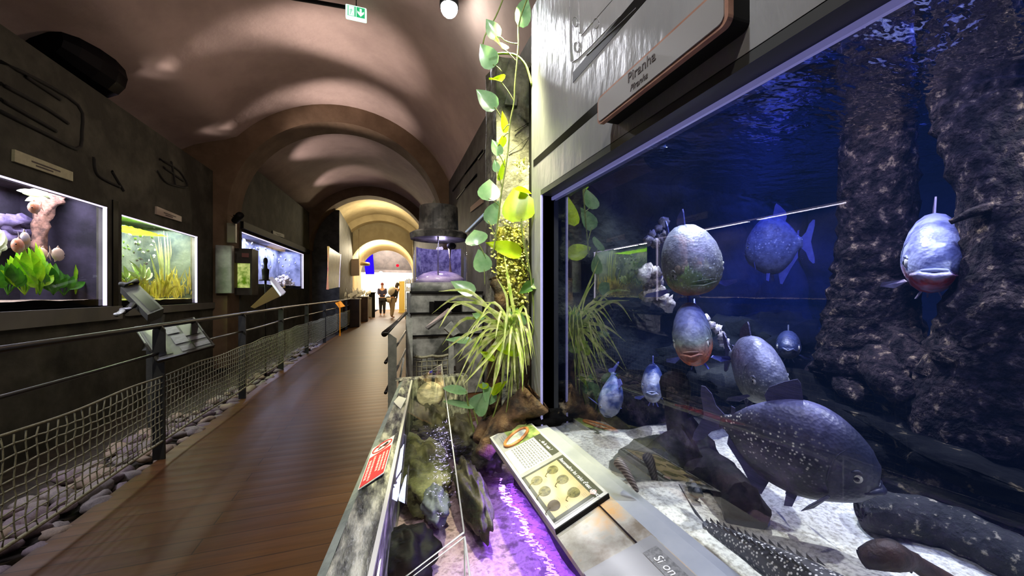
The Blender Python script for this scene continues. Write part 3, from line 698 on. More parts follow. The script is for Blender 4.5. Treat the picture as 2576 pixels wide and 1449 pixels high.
# striped fin / tail of a resting catfish, and the armoured catfish by the glass
def spot_mat():
    m, t, o = nt('white-spotted black armour')
    p = N(t, 'BsdfPrincipled'); p.inputs['Roughness'].default_value = .5
    tc = N(t, 'TexCoord'); vo = N(t, 'TexVoronoi'); vo.inputs['Scale'].default_value = 150; t.links.new(tc.outputs['Object'], vo.inputs['Vector'])
    col = ramp(t, vo.outputs['Distance'], [(.22, c(235, 232, 220)), (.4, c(22, 20, 26))]); t.links.new(col, p.inputs['Base Color']); t.links.new(p.outputs[0], o.inputs[0]); return m
m_spot = spot_mat()
def catfish():
    P0 = at_z(1775, 1330, .645); P1 = at_z(1985, 1478, .655)
    d = (P1 - P0).normalized(); u = V((0, 0, 1)); s = d.cross(u)
    L = .34
    mb = MB(); n = 16; pts = [P0 + d * (L * i / 20) for i in range(21)]
    rs = [lerp(.010, .042, min(1, (i / 16) ** .9)) for i in range(21)]
    mb.tube([p + V((0, 0, r * .8)) for p, r in zip(pts, rs)], rs, n, True, .06, 30)
    mb.mat(1)
    for i in range(1, 15):   # rows of thorn-like scutes
        p = pts[i] + V((0, 0, rs[i] * 1.75))
        for k in (-.5, .5):
            b = p + s * (rs[i] * k); mb.add([b + d * .007, b - d * .007 + s * .003, b - d * .004 - s * .003, b - d * .010 + u * .007], [(0, 1, 3), (1, 2, 3), (2, 0, 3)])
    t0 = pts[0] + V((0, 0, .012))
    mb.prism([t0, t0 - d * .05 + u * .006 + s * .012, t0 - d * .075 + u * .01 + s * .02, t0 - d * .04 + s * .002], s * .003 + u * .002)
    mb.prism([t0, t0 - d * .055 + u * .03, t0 - d * .085 + u * .055, t0 - d * .03 + u * .008], s * .003)
    q = pts[12] + s * -.03 + V((0, 0, .01)); mb.prism([q, q - d * .07 - s * .05, q - d * .09 - s * .03, q - d * .03 + s * .01], (0, 0, .004))
    tag(mb.build('armoured_catfish', [m_spot, m_blackwood]), 'white-spotted black armoured catfish lying on the sand against the glass', 'catfish')
catfish()
def stripe_mat():
    m, t, o = nt('banded fin')
    p = N(t, 'BsdfPrincipled'); p.inputs['Roughness'].default_value = .5
    tc = N(t, 'TexCoord'); wv = N(t, 'TexWave', bands_direction='DIAGONAL'); wv.inputs['Scale'].default_value = 60; wv.inputs['Distortion'].default_value = 1.5; t.links.new(tc.outputs['Object'], wv.inputs['Vector'])
    t.links.new(ramp(t, wv.outputs['Fac'], [(.4, c(64, 56, 54)), (.7, c(120, 112, 106))]), p.inputs['Base Color']); t.links.new(p.outputs[0], o.inputs[0]); return m
mb = MB()
a, b = at_d(1548, 1158, 1.04), at_d(1605, 1238, .98)
mb.tube(curve([a, a.lerp(b, .4) + V((0, 0, .01)), b], 14), [.006, .011, .014, .015, .015, .015, .014, .013, .012, .011, .010, .009, .007, .006, .003], 12, True, .1, 30)
tag(mb.build('striped_catfish', stripe_mat()), 'small banded catfish resting nose-down on the sand left of the driftwood', 'catfish')
# pale rock lumps seen near the round piranha
m_coral = M('white knobbly rock', c(120, 112, 112), c(240, 232, 226), 26, lo=.4, hi=.6, rough=.9, bump=.8, bscale=60)
def knobbly(label, spots, d, rr):
    mb = MB()
    for i, (px, py) in enumerate(spots):
        mb.ell(at_d(px, py, d + .03 * R.random()), (rr * R.uniform(.7, 1.2),) * 3, 10, 7, .7, 3.5, None, i * 1.9 + px)
    tag(mb.build('white_rock', m_coral), label, 'rock')
knobbly('knobbly white rock just behind the upper left of the round piranha', [(1640, 590), (1655, 575), (1670, 560), (1630, 605), (1648, 612), (1672, 590), (1690, 600), (1660, 600)], 1.52, .022)
knobbly('knobbly white rock hanging left below the round piranha', [(1625, 690), (1640, 700), (1630, 720), (1655, 705), (1645, 740), (1665, 755), (1680, 765), (1630, 745), (1660, 730), (1650, 685)], 1.5, .03)
knobbly('small white twig of rock bridging behind the orange-bellied piranha', [(1760, 790), (1775, 802), (1790, 818), (1805, 828), (1815, 845), (1822, 862), (1745, 782)], 1.45, .017)
m_pale = M('pale leaves and glints', c(190, 205, 200), c(120, 138, 140), 20, rough=.6)
def floatbits(label, spots, d):  # pale lumps: leaves, and solid stand-ins for light refracted at the ripples
    mb = MB()
    for i, (px, py, w, h) in enumerate(spots):
        p = at_d(px, py, d + .05 * R.random()); rr = w * d / FPX / 2
        mb.ell(p, (rr, rr * .4, h * d / FPX / 2), 10, 7, .9, 2.5, None, i * 4.4 + px)
    tag(mb.build('leaves_and_glints', m_pale), label, 'leaves', kind='stuff')
floatbits('pale lumps standing for refracted lamp light beside the upper end of the left trunk', [(2320, 60, 60, 90), (2340, 35, 90, 40), (2300, 110, 50, 40), (2370, 20, 70, 30), (2330, 100, 40, 30)], 1.55)
floatbits('pale lumps standing for refracted lamp light between the two trunks', [(2325, 310, 50, 40), (2345, 285, 30, 30), (2380, 290, 50, 22), (2395, 310, 20, 22)], 1.5)
floatbits('pale lumps standing for refracted lamp light near the top left of the tank window', [(1650, 350, 60, 46), (1670, 380, 34, 30), (1630, 365, 36, 26)], 1.5)
floatbits('greenish pale leaves at the upper right corner of the tank', [(2550, 75, 50, 22), (2560, 120, 46, 24), (2565, 145, 40, 18), (2530, 220, 50, 20), (2540, 245, 40, 30)], 1.15)
floatbits('pale striped leaf tuft behind the pectoral fin of the red-throated piranha', [(2430, 655, 34, 50), (2440, 690, 26, 34), (2425, 735, 60, 24), (2440, 765, 34, 36)], 1.45)
# ================================================================= SIGN AND SLOTS ON THE GREY SURROUND
m_signface = M('sign face', c(150, 150, 148), rough=.35); m_wood = M('brown wooden rim', c(168, 128, 108), c(146, 106, 88), 20, rough=.4)
m_ink = M('dark grey lettering', c(78, 70, 68), rough=.6)
sg = thing('name_sign', 'long grey and wood name sign reading Piranha on the grey tank surround', 'sign', (FX, .68, 1.66))
def rrect(x, y0, y1, z0, z1, r, n=5):
    out = []
    for cy, cz, a0 in ((y1 - r, z1 - r, 0), (y0 + r, z1 - r, 90), (y0 + r, z0 + r, 180), (y1 - r, z0 + r, 270)):
        for i in range(n + 1): a = math.radians(a0 + 90 * i / n); out.append((x, cy + r * math.cos(a), cz + r * math.sin(a)))
    return out
mb = MB(); mb.prism(rrect(.545, .475, .885, 1.655, 1.73, .016), (.012, 0, 0)); mb.build('rim', m_wood, sg)
mb = MB(); mb.prism(rrect(.557, .48, .88, 1.66, 1.725, .014), (.043, 0, 0)); mb.build('shade_block', m_black, sg)  # black, so the underside reads as the shadow below the sign
mb = MB(); mb.prism(rrect(.5425, .482, .878, 1.662, 1.723, .012), (.004, 0, 0)); mb.build('face', m_signface, sg)
text('lettering', 'Piranha', (.5418, .747, 1.697), (0, -1, 0), (0, 0, 1), .033, m_ink, sg)
text('lettering', 'Piranha', (.5418, .738, 1.672), (0, -1, 0), (0, 0, 1), .021, m_ink, sg, shear=.3)
mb = MB(); mb.box((FX - .0008, .3, 1.742), (FX + .01, 1.49, 1.772)); mb.box((FX - .0008, .0, 1.915), (FX + .01, 1.13, 1.95))  # black strips stand in for the dark inside recessed slots
struct(mb.build('trim_7', m_black, origin=(0, 0, 0)))
mb = MB()    # shallow drawn relief lines high on the panel
m_line = M('relief line', c(140, 140, 142), rough=.4)
for pts in ([(1433, 0), (1434, 130), (1448, 152), (1560, 40)], [(1455, 0), (1458, 85)], [(1462, 90), (1540, 0)], [(1475, 140), (1600, 20)]):
    mb.tube(curve([at_x(x, y, FX) for x, y in pts], 10), .0013, 6)
for x, y in ((1447, 55), (1450, 118), (1500, 58)):
    mb.tube([at_x(x + 7 * math.cos(a), y + 13 * math.sin(a), FX) for a in [2 * PI * i / 12 for i in range(13)]], .0012, 6)
struct(mb.build('trim_8', m_line, origin=(0, 0, 0)))

# ================================================================= STONE BASIN
m_slate = M('wet slate', c(34, 37, 36), c(120, 122, 112), 9, lo=.42, hi=.62, rough=.35, bump=.8, bscale=22, bdist=.015, stretch=(3.2, .8, 1), c3=c(196, 196, 180))
m_stone = M('pale rim stone', c(150, 160, 152), c(112, 122, 116), 14, rough=.5, bump=.3, bscale=50)
def ro(y): return -.135 + .128 * (y - .8)
def ri(y): return -.033 + .108 * (y - .767)
ba = thing('water_basin', 'low stone-rimmed water basin in front of the piranha aquarium', 'basin', (.2, 1.3, 0))
RZ = .65
mb = MB(); Y0, Y1 = .15, 2.42
mb.grid(lambda u, v: (lerp(ro(lerp(Y0, Y1, v)) + .022, ri(lerp(Y0, Y1, v)), u), lerp(Y0, Y1, v), RZ + .006 * mn.noise(V((u * 2, v * 14, 0)))), 5, 40)
mb.grid(lambda u, v: (lerp(ri(Y1) - .1, .5, u), lerp(Y1 - .02, Y1 + .07, v), RZ), 4, 2)
mb.add([(ri(Y0), Y0, RZ), (ri(Y1), Y1, RZ), (ri(Y1), Y1, .3), (ri(Y0), Y0, .3)], [(0, 1, 2, 3)])
mb.add([(ri(Y1), Y1 - .02, RZ), (.5, Y1 - .02, RZ), (.5, Y1 - .02, .3), (ri(Y1), Y1 - .02, .3)], [(0, 1, 2, 3)])
mb.build('rim_slab', m_slate, ba)
mb = MB()
mb.add([(ro(Y0), Y0, RZ - .012), (ro(Y0) + .022, Y0, RZ), (ro(Y1) + .022, Y1, RZ), (ro(Y1), Y1, RZ - .012), (ro(Y0), Y0, 0), (ro(Y1), Y1, 0)], [(0, 1, 2, 3), (4, 0, 3, 5)])
mb.add([(ro(Y1), Y1, 0), (ro(Y1), Y1, RZ - .012), (.5, Y1 + .07, RZ - .012), (.5, Y1 + .07, 0)], [(0, 1, 2, 3)])
mb.build('outer_edge', m_stone, ba)
m_bsand = M('mauve basin gravel', c(120, 96, 110), c(190, 160, 178), 22, rough=.9, bump=.4, bscale=70, c3=c(150, 118, 140))
mb = MB(); mb.grid(lambda u, v: (lerp(ri(lerp(.1, 2.42, v)) - .01, .56, u), lerp(.1, 2.42, v), .36 + .03 * mn.noise(V((u * 5, v * 14, 0))) - .04 * max(0, v - .5)), 20, 50); mb.build('gravel_bed', m_bsand, ba)
m_basinwall = M('basin wall', c(60, 50, 62), c(40, 34, 44), 8, rough=.7)
mb = MB(); mb.add([(.53, .1, .3), (.53, 1.55, .3), (.53, 1.55, .64), (.53, .1, .64)], [(0, 1, 2, 3)]); mb.build('back_wall', m_basinwall, ba)
m_bwater = glass('rippling basin water', 1.42, (.93, .95, .97, 1), 0., bump=.3, bscale=13, mul=1.8, stretch=(1, 1.6, 1))
mb = MB(); mb.grid(lambda u, v: (lerp(ri(lerp(.1, 2.42, v)) - .002, .53, u), lerp(.1, 2.42, v), .50), 2, 2); mb.build('water', m_bwater, ba)
m_led = emi('violet light strip', c(150, 105, 255), 75)
ls = MB(); ls.box((.430, .2, .575), (.438, 1.45, .590))
tag(ls.build('light_strip', m_led), 'thin violet light strip tucked under the info ledge above the basin water', 'light')
lamp('violet_lamp', 'AREA', (.46, .75, .575), 1.6, c(165, 80, 255), (.2, .75, .4), 1.3, sy=.03)
# rocks in the basin
m_olive = M('algae-covered rock', c(64, 66, 38), c(128, 128, 84), 6, rough=.6, bump=.6, bscale=30, c3=c(172, 168, 132))
m_brook = M('brown basin rock', c(36, 34, 26), c(84, 80, 56), 8, rough=.55, bump=.7, bscale=30)
def brock(label, px, py, z, r, mat, seed, rough=.35, rz=0): return boulder('rock', label, at_z(px, py, z), r, mat, rough, 2.2, seed, None, 'rock', rz)
brock('large olive-green algae rock under the clear acrylic guard', 1065, 1180, .42, (.11, .3, .09), m_olive, 2)
brock('dark rounded rock near the lower edge of the acrylic guard', 1010, 1400, .40, (.1, .12, .07), m_black, 5)
brock('mossy elongated rock along the middle of the basin water', 1185, 1240, .44, (.05, .22, .08), m_brook, 7)
brock('brown rock beneath the upper end of the acrylic guard', 1085, 1060, .46, (.09, .2, .08), m_brook, 11)
brock('dark submerged rock below the small philodendron', 1160, 1090, .46, (.08, .2, .07), m_brook, 15)
brock('greenish rock at the waterline left of the info panel', 1225, 1150, .46, (.06, .12, .06), m_brook, 19)
brock('bluish grey slab rock showing through the acrylic', 1095, 1270, .44, (.05, .09, .05), M('grey blue stone', c(120, 125, 135), c(90, 96, 104), 9, rough=.6), 23)
sh = MB()
p = at_z(1083, 995, .56); sh.lathe(p, [(.012, .05), (.03, .04), (.05, .05), (.062, .03), (.075, .04), (.085, .0), (.06, -.03)], 20, True, (-.3, -.7, .6))
tag(sh.build('ringed_stone', M('ringed wood', c(110, 104, 90), c(170, 160, 140), 16, rough=.5, stretch=(1, 1, 4))), 'round ringed grey stone behind the top corner of the acrylic guard', 'stone')

# acrylic guard
m_acr = glass('clear acrylic', 1.45, (.95, .97, .94, 1), mul=.55); m_acre = M('acrylic edge', c(205, 206, 200), rough=.25, spec=.8, emit=.04, ecol=c(210, 210, 215))
def ar(y): return .135 + .112 * (y - .678)
AZ = .75
def guard(name, label, y0, y1):
    g = thing(name, label, 'guard', (ri((y0 + y1) / 2), (y0 + y1) / 2, RZ))
    q = [V((ri(y0), y0, RZ + .004)), V((ri(y1), y1, RZ + .004)), V((ar(y1), y1, AZ)), V((ar(y0), y0, AZ))]
    MB().poly(q).build('sheet', m_acr, g)
    MB().poly([q[1], q[2], V((ar(y1), y1, .52)), V((ri(y1), y1, .52))]).build('end_plate', m_acr, g)
    mb = MB()
    mb.tube([q[1], q[2]], .0014, 6); mb.tube([q[3], q[2]], .0018, 6); mb.tube([q[0], q[3]], .002, 6); mb.tube([q[2], V((ar(y1), y1, .52))], .002, 6)
    mb.obox((q[0] + q[1]) / 2 + V((.004, 0, .006)), V((.005, 0, 0)), (q[1] - q[0]) / 2, V((0, 0, .005)))
    mb.build('edge', m_acre, g)
guard('acrylic_guard', 'long tilted clear acrylic guard over the basin beside the red notice', .685, 2.33)
guard('acrylic_guard', 'clear acrylic guard at the bottom end of the basin, nearest the viewer', .12, .672)
tb = MB(); tb.prism([at_z(1003, 997, .655), at_z(1022, 1003, .655), at_z(1008, 1030, .655), at_z(990, 1012, .655)], (0, 0, .002))
tag(tb.build('paper_tag', m_white), 'small white tag at the far end of the slate rim', 'tag')

# red notice on the rim
m_red = M('notice red', c(196, 8, 14), rough=.4); m_redlight = M('notice pink lettering', c(240, 176, 176), rough=.5); m_redring = M('prohibition red', c(214, 70, 70), rough=.4)
n0, n1, n2, n3 = (at_z(x, y, .6575) for x, y in ((937, 1129), (993, 1094), (966, 1189), (900, 1233)))   # far-left, far-right, near-right, near-left
no = thing('notice', 'red and white prohibition notice stuck on the slate rim of the basin', 'notice', (n0 + n2) / 2)
def nq(s, t): return n0.lerp(n1, s).lerp(n3.lerp(n2, s), t)     # s across, t toward the viewer
MB().prism([nq(0, 0), nq(0, 1), nq(1, 1), nq(1, 0)], (0, 0, -.002)).build('plate', m_white, no)
up = V((0, 0, .0012))
MB().poly([nq(.03, .3) + up, nq(.03, .985) + up, nq(.97, .985) + up, nq(.97, .3) + up]).build('red_field', m_red, no)
mb = MB(); ring = []
for i in range(25):
    a = 2 * PI * i / 24; ring.append(nq(.5 + .42 * math.cos(a), .15 + .115 * math.sin(a)) + up)
mb.tube(ring, .0022, 6); mb.tube([nq(.2, .07) + up, nq(.8, .23) + up], .0016, 6)
mb.mat(1).prism([nq(.52, .13) + up, nq(.7, .1) + up, nq(.78, .15) + up, nq(.62, .2) + up], (0, 0, .0008)); mb.prism([nq(.3, .17) + up, nq(.52, .13) + up, nq(.56, .16) + up, nq(.33, .19) + up], (0, 0, .0008))
mb.build('prohibition_symbol', [m_redring, m_blackgloss], no)
mb = MB()
for s0, s1, t0, t1 in ((.10, .2, .42, .86), (.26, .35, .36, .95), (.50, .59, .42, .8), (.65, .74, .4, .84), (.82, .90, .42, .84)):
    t = t0
    while t < t1:
        k = R.uniform(.03, .07); mb.poly([nq(s0, t) + up * 1.6, nq(s0, t + k) + up * 1.6, nq(s1, t + k) + up * 1.6, nq(s1, t) + up * 1.6]); t += k + .012
mb.build('lettering', m_redlight, no)

# ================================================================= SLOPING LEDGE WITH INFO PANELS
SL0, SL1 = V((.395, 0, .600)), V((.575, 0, .645))
sn = V((-(SL1.z - SL0.z), 0, SL1.x - SL0.x)).normalized()
def sl(px, py, h=0.):
    r = ray(px, py); k = (SL0 + sn * h - CAM).dot(sn) / r.dot(sn); return CAM + r * k
m_slope = M('tan rock-print ledge', c(120, 108, 92), c(176, 172, 160), 7, rough=.5, bump=.5, bscale=30, c3=c(206, 160, 104), lo=.36, hi=.7)
mb = MB(); e = V((0, 1, 0))
mb.prism([SL0 + e * -.1, SL1 + e * -.1, SL1 + e * 1.5, SL0 + e * 1.5], V((0, 0, -.012)))
tag(mb.build('stone_ledge', m_slope), 'tan and grey stone-faced sloping ledge below the aquarium window', 'ledge')
m_print = M('panel print grey', c(146, 146, 146), rough=.45); m_beige = M('panel beige', c(190, 172, 132), c(172, 154, 116), 5, rough=.45); m_green = M('panel dark green', c(66, 68, 57), rough=.45)
m_photo = M('panel green photo', c(70, 96, 40), c(168, 186, 110), 18, rough=.45); m_ray = M('printed ray', c(70, 68, 40), c(120, 114, 70), 60, rough=.5); m_raydark = M('printed dark ray', c(86, 74, 62), c(62, 52, 46), 40, rough=.5)
m_txt = M('panel text grey', c(120, 122, 124), rough=.5); m_wtxt = M('panel white lettering', c(245, 245, 240), rough=.5); m_ring = M('magnifier rim', c(196, 132, 72), c(170, 106, 54), 30, rough=.4)
PY1 = 1.505; m_lightprint = M('pale print', c(188, 188, 190), rough=.5)
W_ = (SL1 - SL0).length - .006; L_ = .612; vx = (SL1 - SL0).normalized(); ux = V((0, -1, 0))
PT = .014
def shf(v): return .028 + .032 * (1 - v / W_)
def pp(u, v, h=0.): return SL0 + V((0, PY1, 0)) + ux * (u + shf(v)) + vx * v + sn * (PT + h)
ip = thing('info_panel', 'printed info board about freshwater rays on the ledge, with six ray pictures', 'information board', pp(L_ / 2, W_ / 2, -PT))
MB().prism([pp(0, 0, -PT), pp(L_, 0, -PT), pp(L_, W_, -PT), pp(0, W_, -PT)], sn * PT).build('board', M('panel board', c(190, 190, 188), rough=.4), ip)
MB().prism([pp(L_, 0, -PT), pp(L_ + .003, 0, -PT), pp(L_ + .003, W_, -PT), pp(L_, W_, -PT)], sn * (PT - .001)).build('end_edge', m_black, ip)
def area(u0, u1, v0, v1, h): return [pp(u0, v0, h), pp(u1, v0, h), pp(u1, v1, h), pp(u0, v1, h)]
def pr(name, u0, u1, v0, v1, h, m): return MB().poly(area(u0, u1, v0, v1, h)).build(name, m, ip)
pr('print_field', .012, L_ - .012, .008, W_ - .008, .0006, m_print)
pr('photo', .010, .16, .06, W_ - .006, .0010, m_photo); pr('title_bar', .16, .33, W_ - .040, W_ - .010, .0012, m_green); pr('text_field', .165, .335, .012, W_ - .042, .0010, m_lightprint)
pr('title_bar', .355, L_ - .012, W_ - .040, W_ - .010, .0012, m_green); pr('ray_chart', .365, L_ - .03, .018, W_ - .040, .0011, m_beige)
mb = MB(); 
for a in ((.355, .365, .008, W_ - .040), (.355, L_ - .018, .008, .018), (L_ - .03, L_ - .018, .008, W_ - .03)): mb.poly(area(*a, .0012))
mb.build('chart_border', m_green, ip)
text('lettering', 'Reconnaître les raies d\'eau douce', pp(.368, W_ - .033, .0016), ux, vx, .0178, m_wtxt, ip, shear=.15)
text('lettering', '... de la raie ?', pp(.20, W_ - .033, .0016), ux, vx, .0185, m_wtxt, ip, shear=.15)
mb = MB()
for i in range(10):
    v = W_ - .055 - i * .0098; u = .172; u1 = .328
    if v < .016: break
    while u < u1: k = R.uniform(.006, .018); mb.poly(area(u, min(u + k, u1), v, v + .0052, .0014)); u += k + .004
for i in range(3):
    v = .045 - i * .009; mb.poly(area(.04, .15, v, v + .003, .0014))
mb.build('text_lines', m_txt, ip)
rn = MB(); cx, cy = .107, .086
ring = [pp(cx + .036 * math.cos(a) - .022 * math.sin(a), cy + .058 * math.sin(a), .0045) for a in [2 * PI * i / 28 for i in range(29)]]
rn.tube(ring, .0062, 8); rn.mat(1).poly([pp(cx + .034 * math.cos(a) - .020 * math.sin(a), cy + .054 * math.sin(a), .003) for a in [2 * PI * i / 24 for i in range(24)]])
rn.build('lens_picture', [m_ring, M('lens picture', c(200, 205, 200), c(150, 160, 150), 30, rough=.3)], ip)
def sluv(px, py):
    q = sl(px, py, PT); v = (q - SL0 - V((0, q.y, 0))).dot(vx); return PY1 - q.y - shf(v), v
for i, (px, py) in enumerate([(1390, 1183), (1415, 1207), (1443, 1240), (1350, 1210), (1370, 1237), (1393, 1273)]):
    u, v = sluv(px, py); mb = MB()
    mb.poly([pp(u + .022 * math.cos(a) * (1 + .12 * math.sin(a)), v + .019 * math.sin(a), .0016) for a in [2 * PI * k / 20 for k in range(20)]])
    tl = [pp(u + .000, v - .012, .002), pp(u + .002, v - .024, .002), pp(u + .010, v - .032, .002), pp(u + .018, v - .030, .002)]
    mb.tube(tl, [.0022, .0014, .0011, .0006], 6)
    mb.build('ray_picture', m_raydark if i == 5 else m_ray, ip)
mb = MB()
for px, py in ((1435, 1200), (1460, 1220), (1470, 1240), (1400, 1250), (1430, 1270), (1372, 1205)):
    u, v = sluv(px, py)
    for k in range(3): mb.poly(area(u, u + .016, v - k * .005, v - k * .005 + .0016, .0014))
mb.build('captions', M('caption grey', c(160, 146, 116), rough=.5), ip)
u, v = sluv(1490, 1240); MB().poly([pp(u - .012, v, .002), pp(u, v - .008, .002), pp(u + .014, v + .002, .002), pp(u + .004, v + .014, .002)]).build('badge', M('pink badge', c(232, 170, 168), rough=.5), ip)
# second board, cut by the picture edge
q0, q1 = sl(1556, 1417), sl(1642, 1350)
PB = q1.y
def pb(u, v, h=0.): return SL0 + V((0, PB, 0)) + ux * u + vx * v + sn * (.006 + h)
i2 = thing('info_panel', 'grey printed info board at the bottom picture edge, its title beginning Si on', 'information board', pb(.2, W_ / 2, -.006))
MB().prism([pb(0, 0, -.006), pb(.5, 0, -.006), pb(.5, W_, -.006), pb(0, W_, -.006)], sn * .006).build('board', m_print, i2)
MB().poly([pb(.03, W_ - .048, .001), pb(.5, W_ - .048, .001), pb(.5, W_ - .012, .001), pb(.03, W_ - .012, .001)]).build('title_bar', M('patterned grey title', c(104, 104, 104), c(140, 140, 138), 120, rough=.5), i2)
text('lettering', 'Si on p', pb(.052, W_ - .040, .0016), ux, vx, .027, m_wtxt, i2, shear=.2)
MB().poly([pb(.10, .03, .001), pb(.4, .03, .001), pb(.4, W_ - .06, .001), pb(.10, W_ - .06, .001)]).build('text_field', M('pale print field', c(214, 214, 214), rough=.5), i2)
# ================================================================= COLUMN AND PLANTS AT THE CORNER OF THE TANK
m_colst = M('weathered column stone', c(128, 126, 112), c(90, 88, 78), 5, rough=.85, bump=.6, bscale=22, bdist=.02, c3=c(150, 148, 138))
mb = MB(); mb.grid(lambda u, v: (lerp(.505, .73, u), 1.74 + .012 * mn.noise(V((u * 4, v * 14, 1))), lerp(0, 2.36, v)), 10, 60)
mb.grid(lambda u, v: (.505 + .01 * mn.noise(V((u * 4, v * 14, 5))), lerp(1.95, 1.74, u), lerp(0, 2.36, v)), 8, 60)
mb.box((.52, 1.75, 2.3), (.72, 1.95, 2.36))
struct(mb.build('column', m_colst, origin=(.6, 1.8, 0)))
mb = MB(); mb.tube([at_y(1295, 330, 1.735), at_y(1337, 305, 1.735)], .002, 6); mb.tube([at_y(1280, 385, 1.735), at_y(1337, 340, 1.735)], .0015, 6)
struct(mb.build('trim_9', M('crack', c(50, 48, 40), rough=.9), origin=(.6, 1.8, 0)))
mb = MB(); mb.prism([at_y(x, y, 1.725) for x, y in ((1276, 232), (1302, 240), (1300, 265), (1270, 262))], (0, .01, 0))
tag(mb.build('metal_plate', M('old plate', c(120, 120, 110), rough=.5, metal=.4)), 'small square plate fixed high on the stone column behind the hanging vine', 'plate')

m_lime = M('lime backlit leaf', c(176, 220, 20), c(206, 236, 40), 30, rough=.3, transl=.62, lo=.3, hi=.7)  # leaf colour with the light from behind painted in
m_mint = M('front-lit pale leaf', c(120, 168, 112), c(152, 192, 140), 24, rough=.22, transl=.2, spec=.7, lo=.3, hi=.7)  # same leaf, tinted as lit from the front
m_dkleaf = M('mid green leaf', c(70, 112, 44), c(104, 144, 70), 24, rough=.3, transl=.3)
m_stem = M('green stem', c(118, 140, 62), c(150, 160, 90), 30, rough=.5)
m_bark = M('vine bark', c(128, 112, 84), c(90, 76, 54), 30, rough=.8)
def leafpart(plant, base, tip, wpx, d, mat, dt=0., tilt=(0, 0), fold=.25, kind='heart', stem=None, droop=.12):
    b = at_d(base[0], base[1], d); t = at_d(tip[0], tip[1], d + dt)
    nrm = (CAM - b).normalized() + V((CA, -SA, 0)) * tilt[0] + V((0, 0, 1)) * tilt[1]
    mb = MB(); mb.leaf(b, t, nrm, wpx * d / FPX, fold, droop, kind)
    o = mb.build('leaf', mat, plant)
    if stem:
        p = at_d(stem[0], stem[1], d); k = MB(); m_ = p.lerp(b, .5) + V((0, 0, .006)); k.tube(curve([p, m_, b], 6), .0022, 6); k.build('petiole', m_stem, o)
    return o
va = thing('pothos_vine', 'pothos vine with heart-shaped leaves hanging past the top of the stone column', 'plant', at_d(1290, 600, 1.58))
mb = MB(); mb.tube(curve([at_d(x, y, 1.58) for x, y in ((1335, -25), (1306, 55), (1304, 110), (1300, 160), (1295, 215), (1293, 258), (1283, 310), (1279, 370), (1272, 420), (1262, 480), (1252, 560), (1240, 640))], 40), .0034, 8)
mb.tube(curve([at_d(x, y, 1.62) for x, y in ((1272, -20), (1248, 40), (1222, 85), (1215, 110))], 14), .003, 8)
mb.tube(curve([at_d(x, y, 1.62) for x, y in ((1225, 145), (1255, 135), (1295, 138), (1320, 160), (1332, 190), (1338, 215))], 16), .005, 8)
mb.tube(curve([at_d(x, y, 1.58) for x, y in ((1268, 101), (1285, 108), (1302, 110))], 6), .002, 6)
mb.build('stem', m_stem, va)
for base, tip, w, mat, dt, tilt, fold, stem in [
    ((1306, 58), (1334, -14), 46, m_mint, .02, (.3, 0), .3, (1304, 80)),
    ((1250, 92), (1221, 43), 38, m_mint, 0, (0, .2), .2, (1268, 101)),
    ((1263, 121), (1246, 96), 42, m_lime, .03, (.9, 0), .5, (1299, 155)),
    ((1240, 163), (1205, 106), 50, m_mint, 0, (-.1, .1), .15, (1262, 180)),
    ((1259, 205), (1230, 195), 44, m_lime, .04, (.2, 1.0), .5, (1293, 255)),
    ((1243, 270), (1196, 221), 46, m_mint, 0, (0, .2), .25, (1260, 295)),
    ((1266, 328), (1268, 275), 28, m_lime, .02, (.8, 0), .4, (1284, 312)),
    ((1266, 345), (1250, 385), 24, m_lime, .02, (1, 0), .4, (1283, 335)),
    ((1255, 388), (1238, 348), 30, m_mint, 0, (.3, 0), .3, (1270, 420)),
    ((1254, 448), (1276, 396), 22, m_lime, .02, (1, 0), .4, (1262, 470)),
    ((1250, 430), (1244, 400), 20, m_mint, .0, (0, 0), .4, (1262, 470)),
    ((1229, 500), (1232, 447), 58, m_mint, .02, (0, -.2), .15, (1258, 520)),
    ((1228, 556), (1258, 503), 44, m_mint, .02, (.3, 0), .25, (1246, 600)),
    ((1202, 612), (1192, 575), 60, m_mint, .03, (0, -.3), .15, (1222, 650)),
    ((1218, 678), (1203, 625), 48, m_mint, .0, (0, 0), .3, (1220, 720)),
    ((1188, 735), (1132, 704), 40, m_mint, .02, (0, .4), .15, (1210, 760))]:
    leafpart(va, base, tip, w, 1.58, mat, dt, tilt, fold, stem=stem)
vb = thing('pothos_plant', 'bright lime pothos with large leaves climbing in front of the column by the window edge', 'plant', at_d(1310, 900, 1.6))
mb = MB(); mb.tube(curve([at_d(x, y, 1.6) for x, y in ((1311, 550), (1317, 610), (1330, 665), (1338, 720), (1343, 790), (1336, 850), (1303, 886))], 26), .0038, 8)
mb.tube(curve([at_d(x, y, 1.6) for x, y in ((1303, 640), (1318, 665), (1336, 690))], 8), .0026, 6)
mb.tube(curve([at_d(x, y, 1.58) for x, y in ((1297, 815), (1300, 880), (1284, 950), (1278, 1010), (1270, 1060))], 14), .003, 6)
mb.build('stem', m_stem, vb)
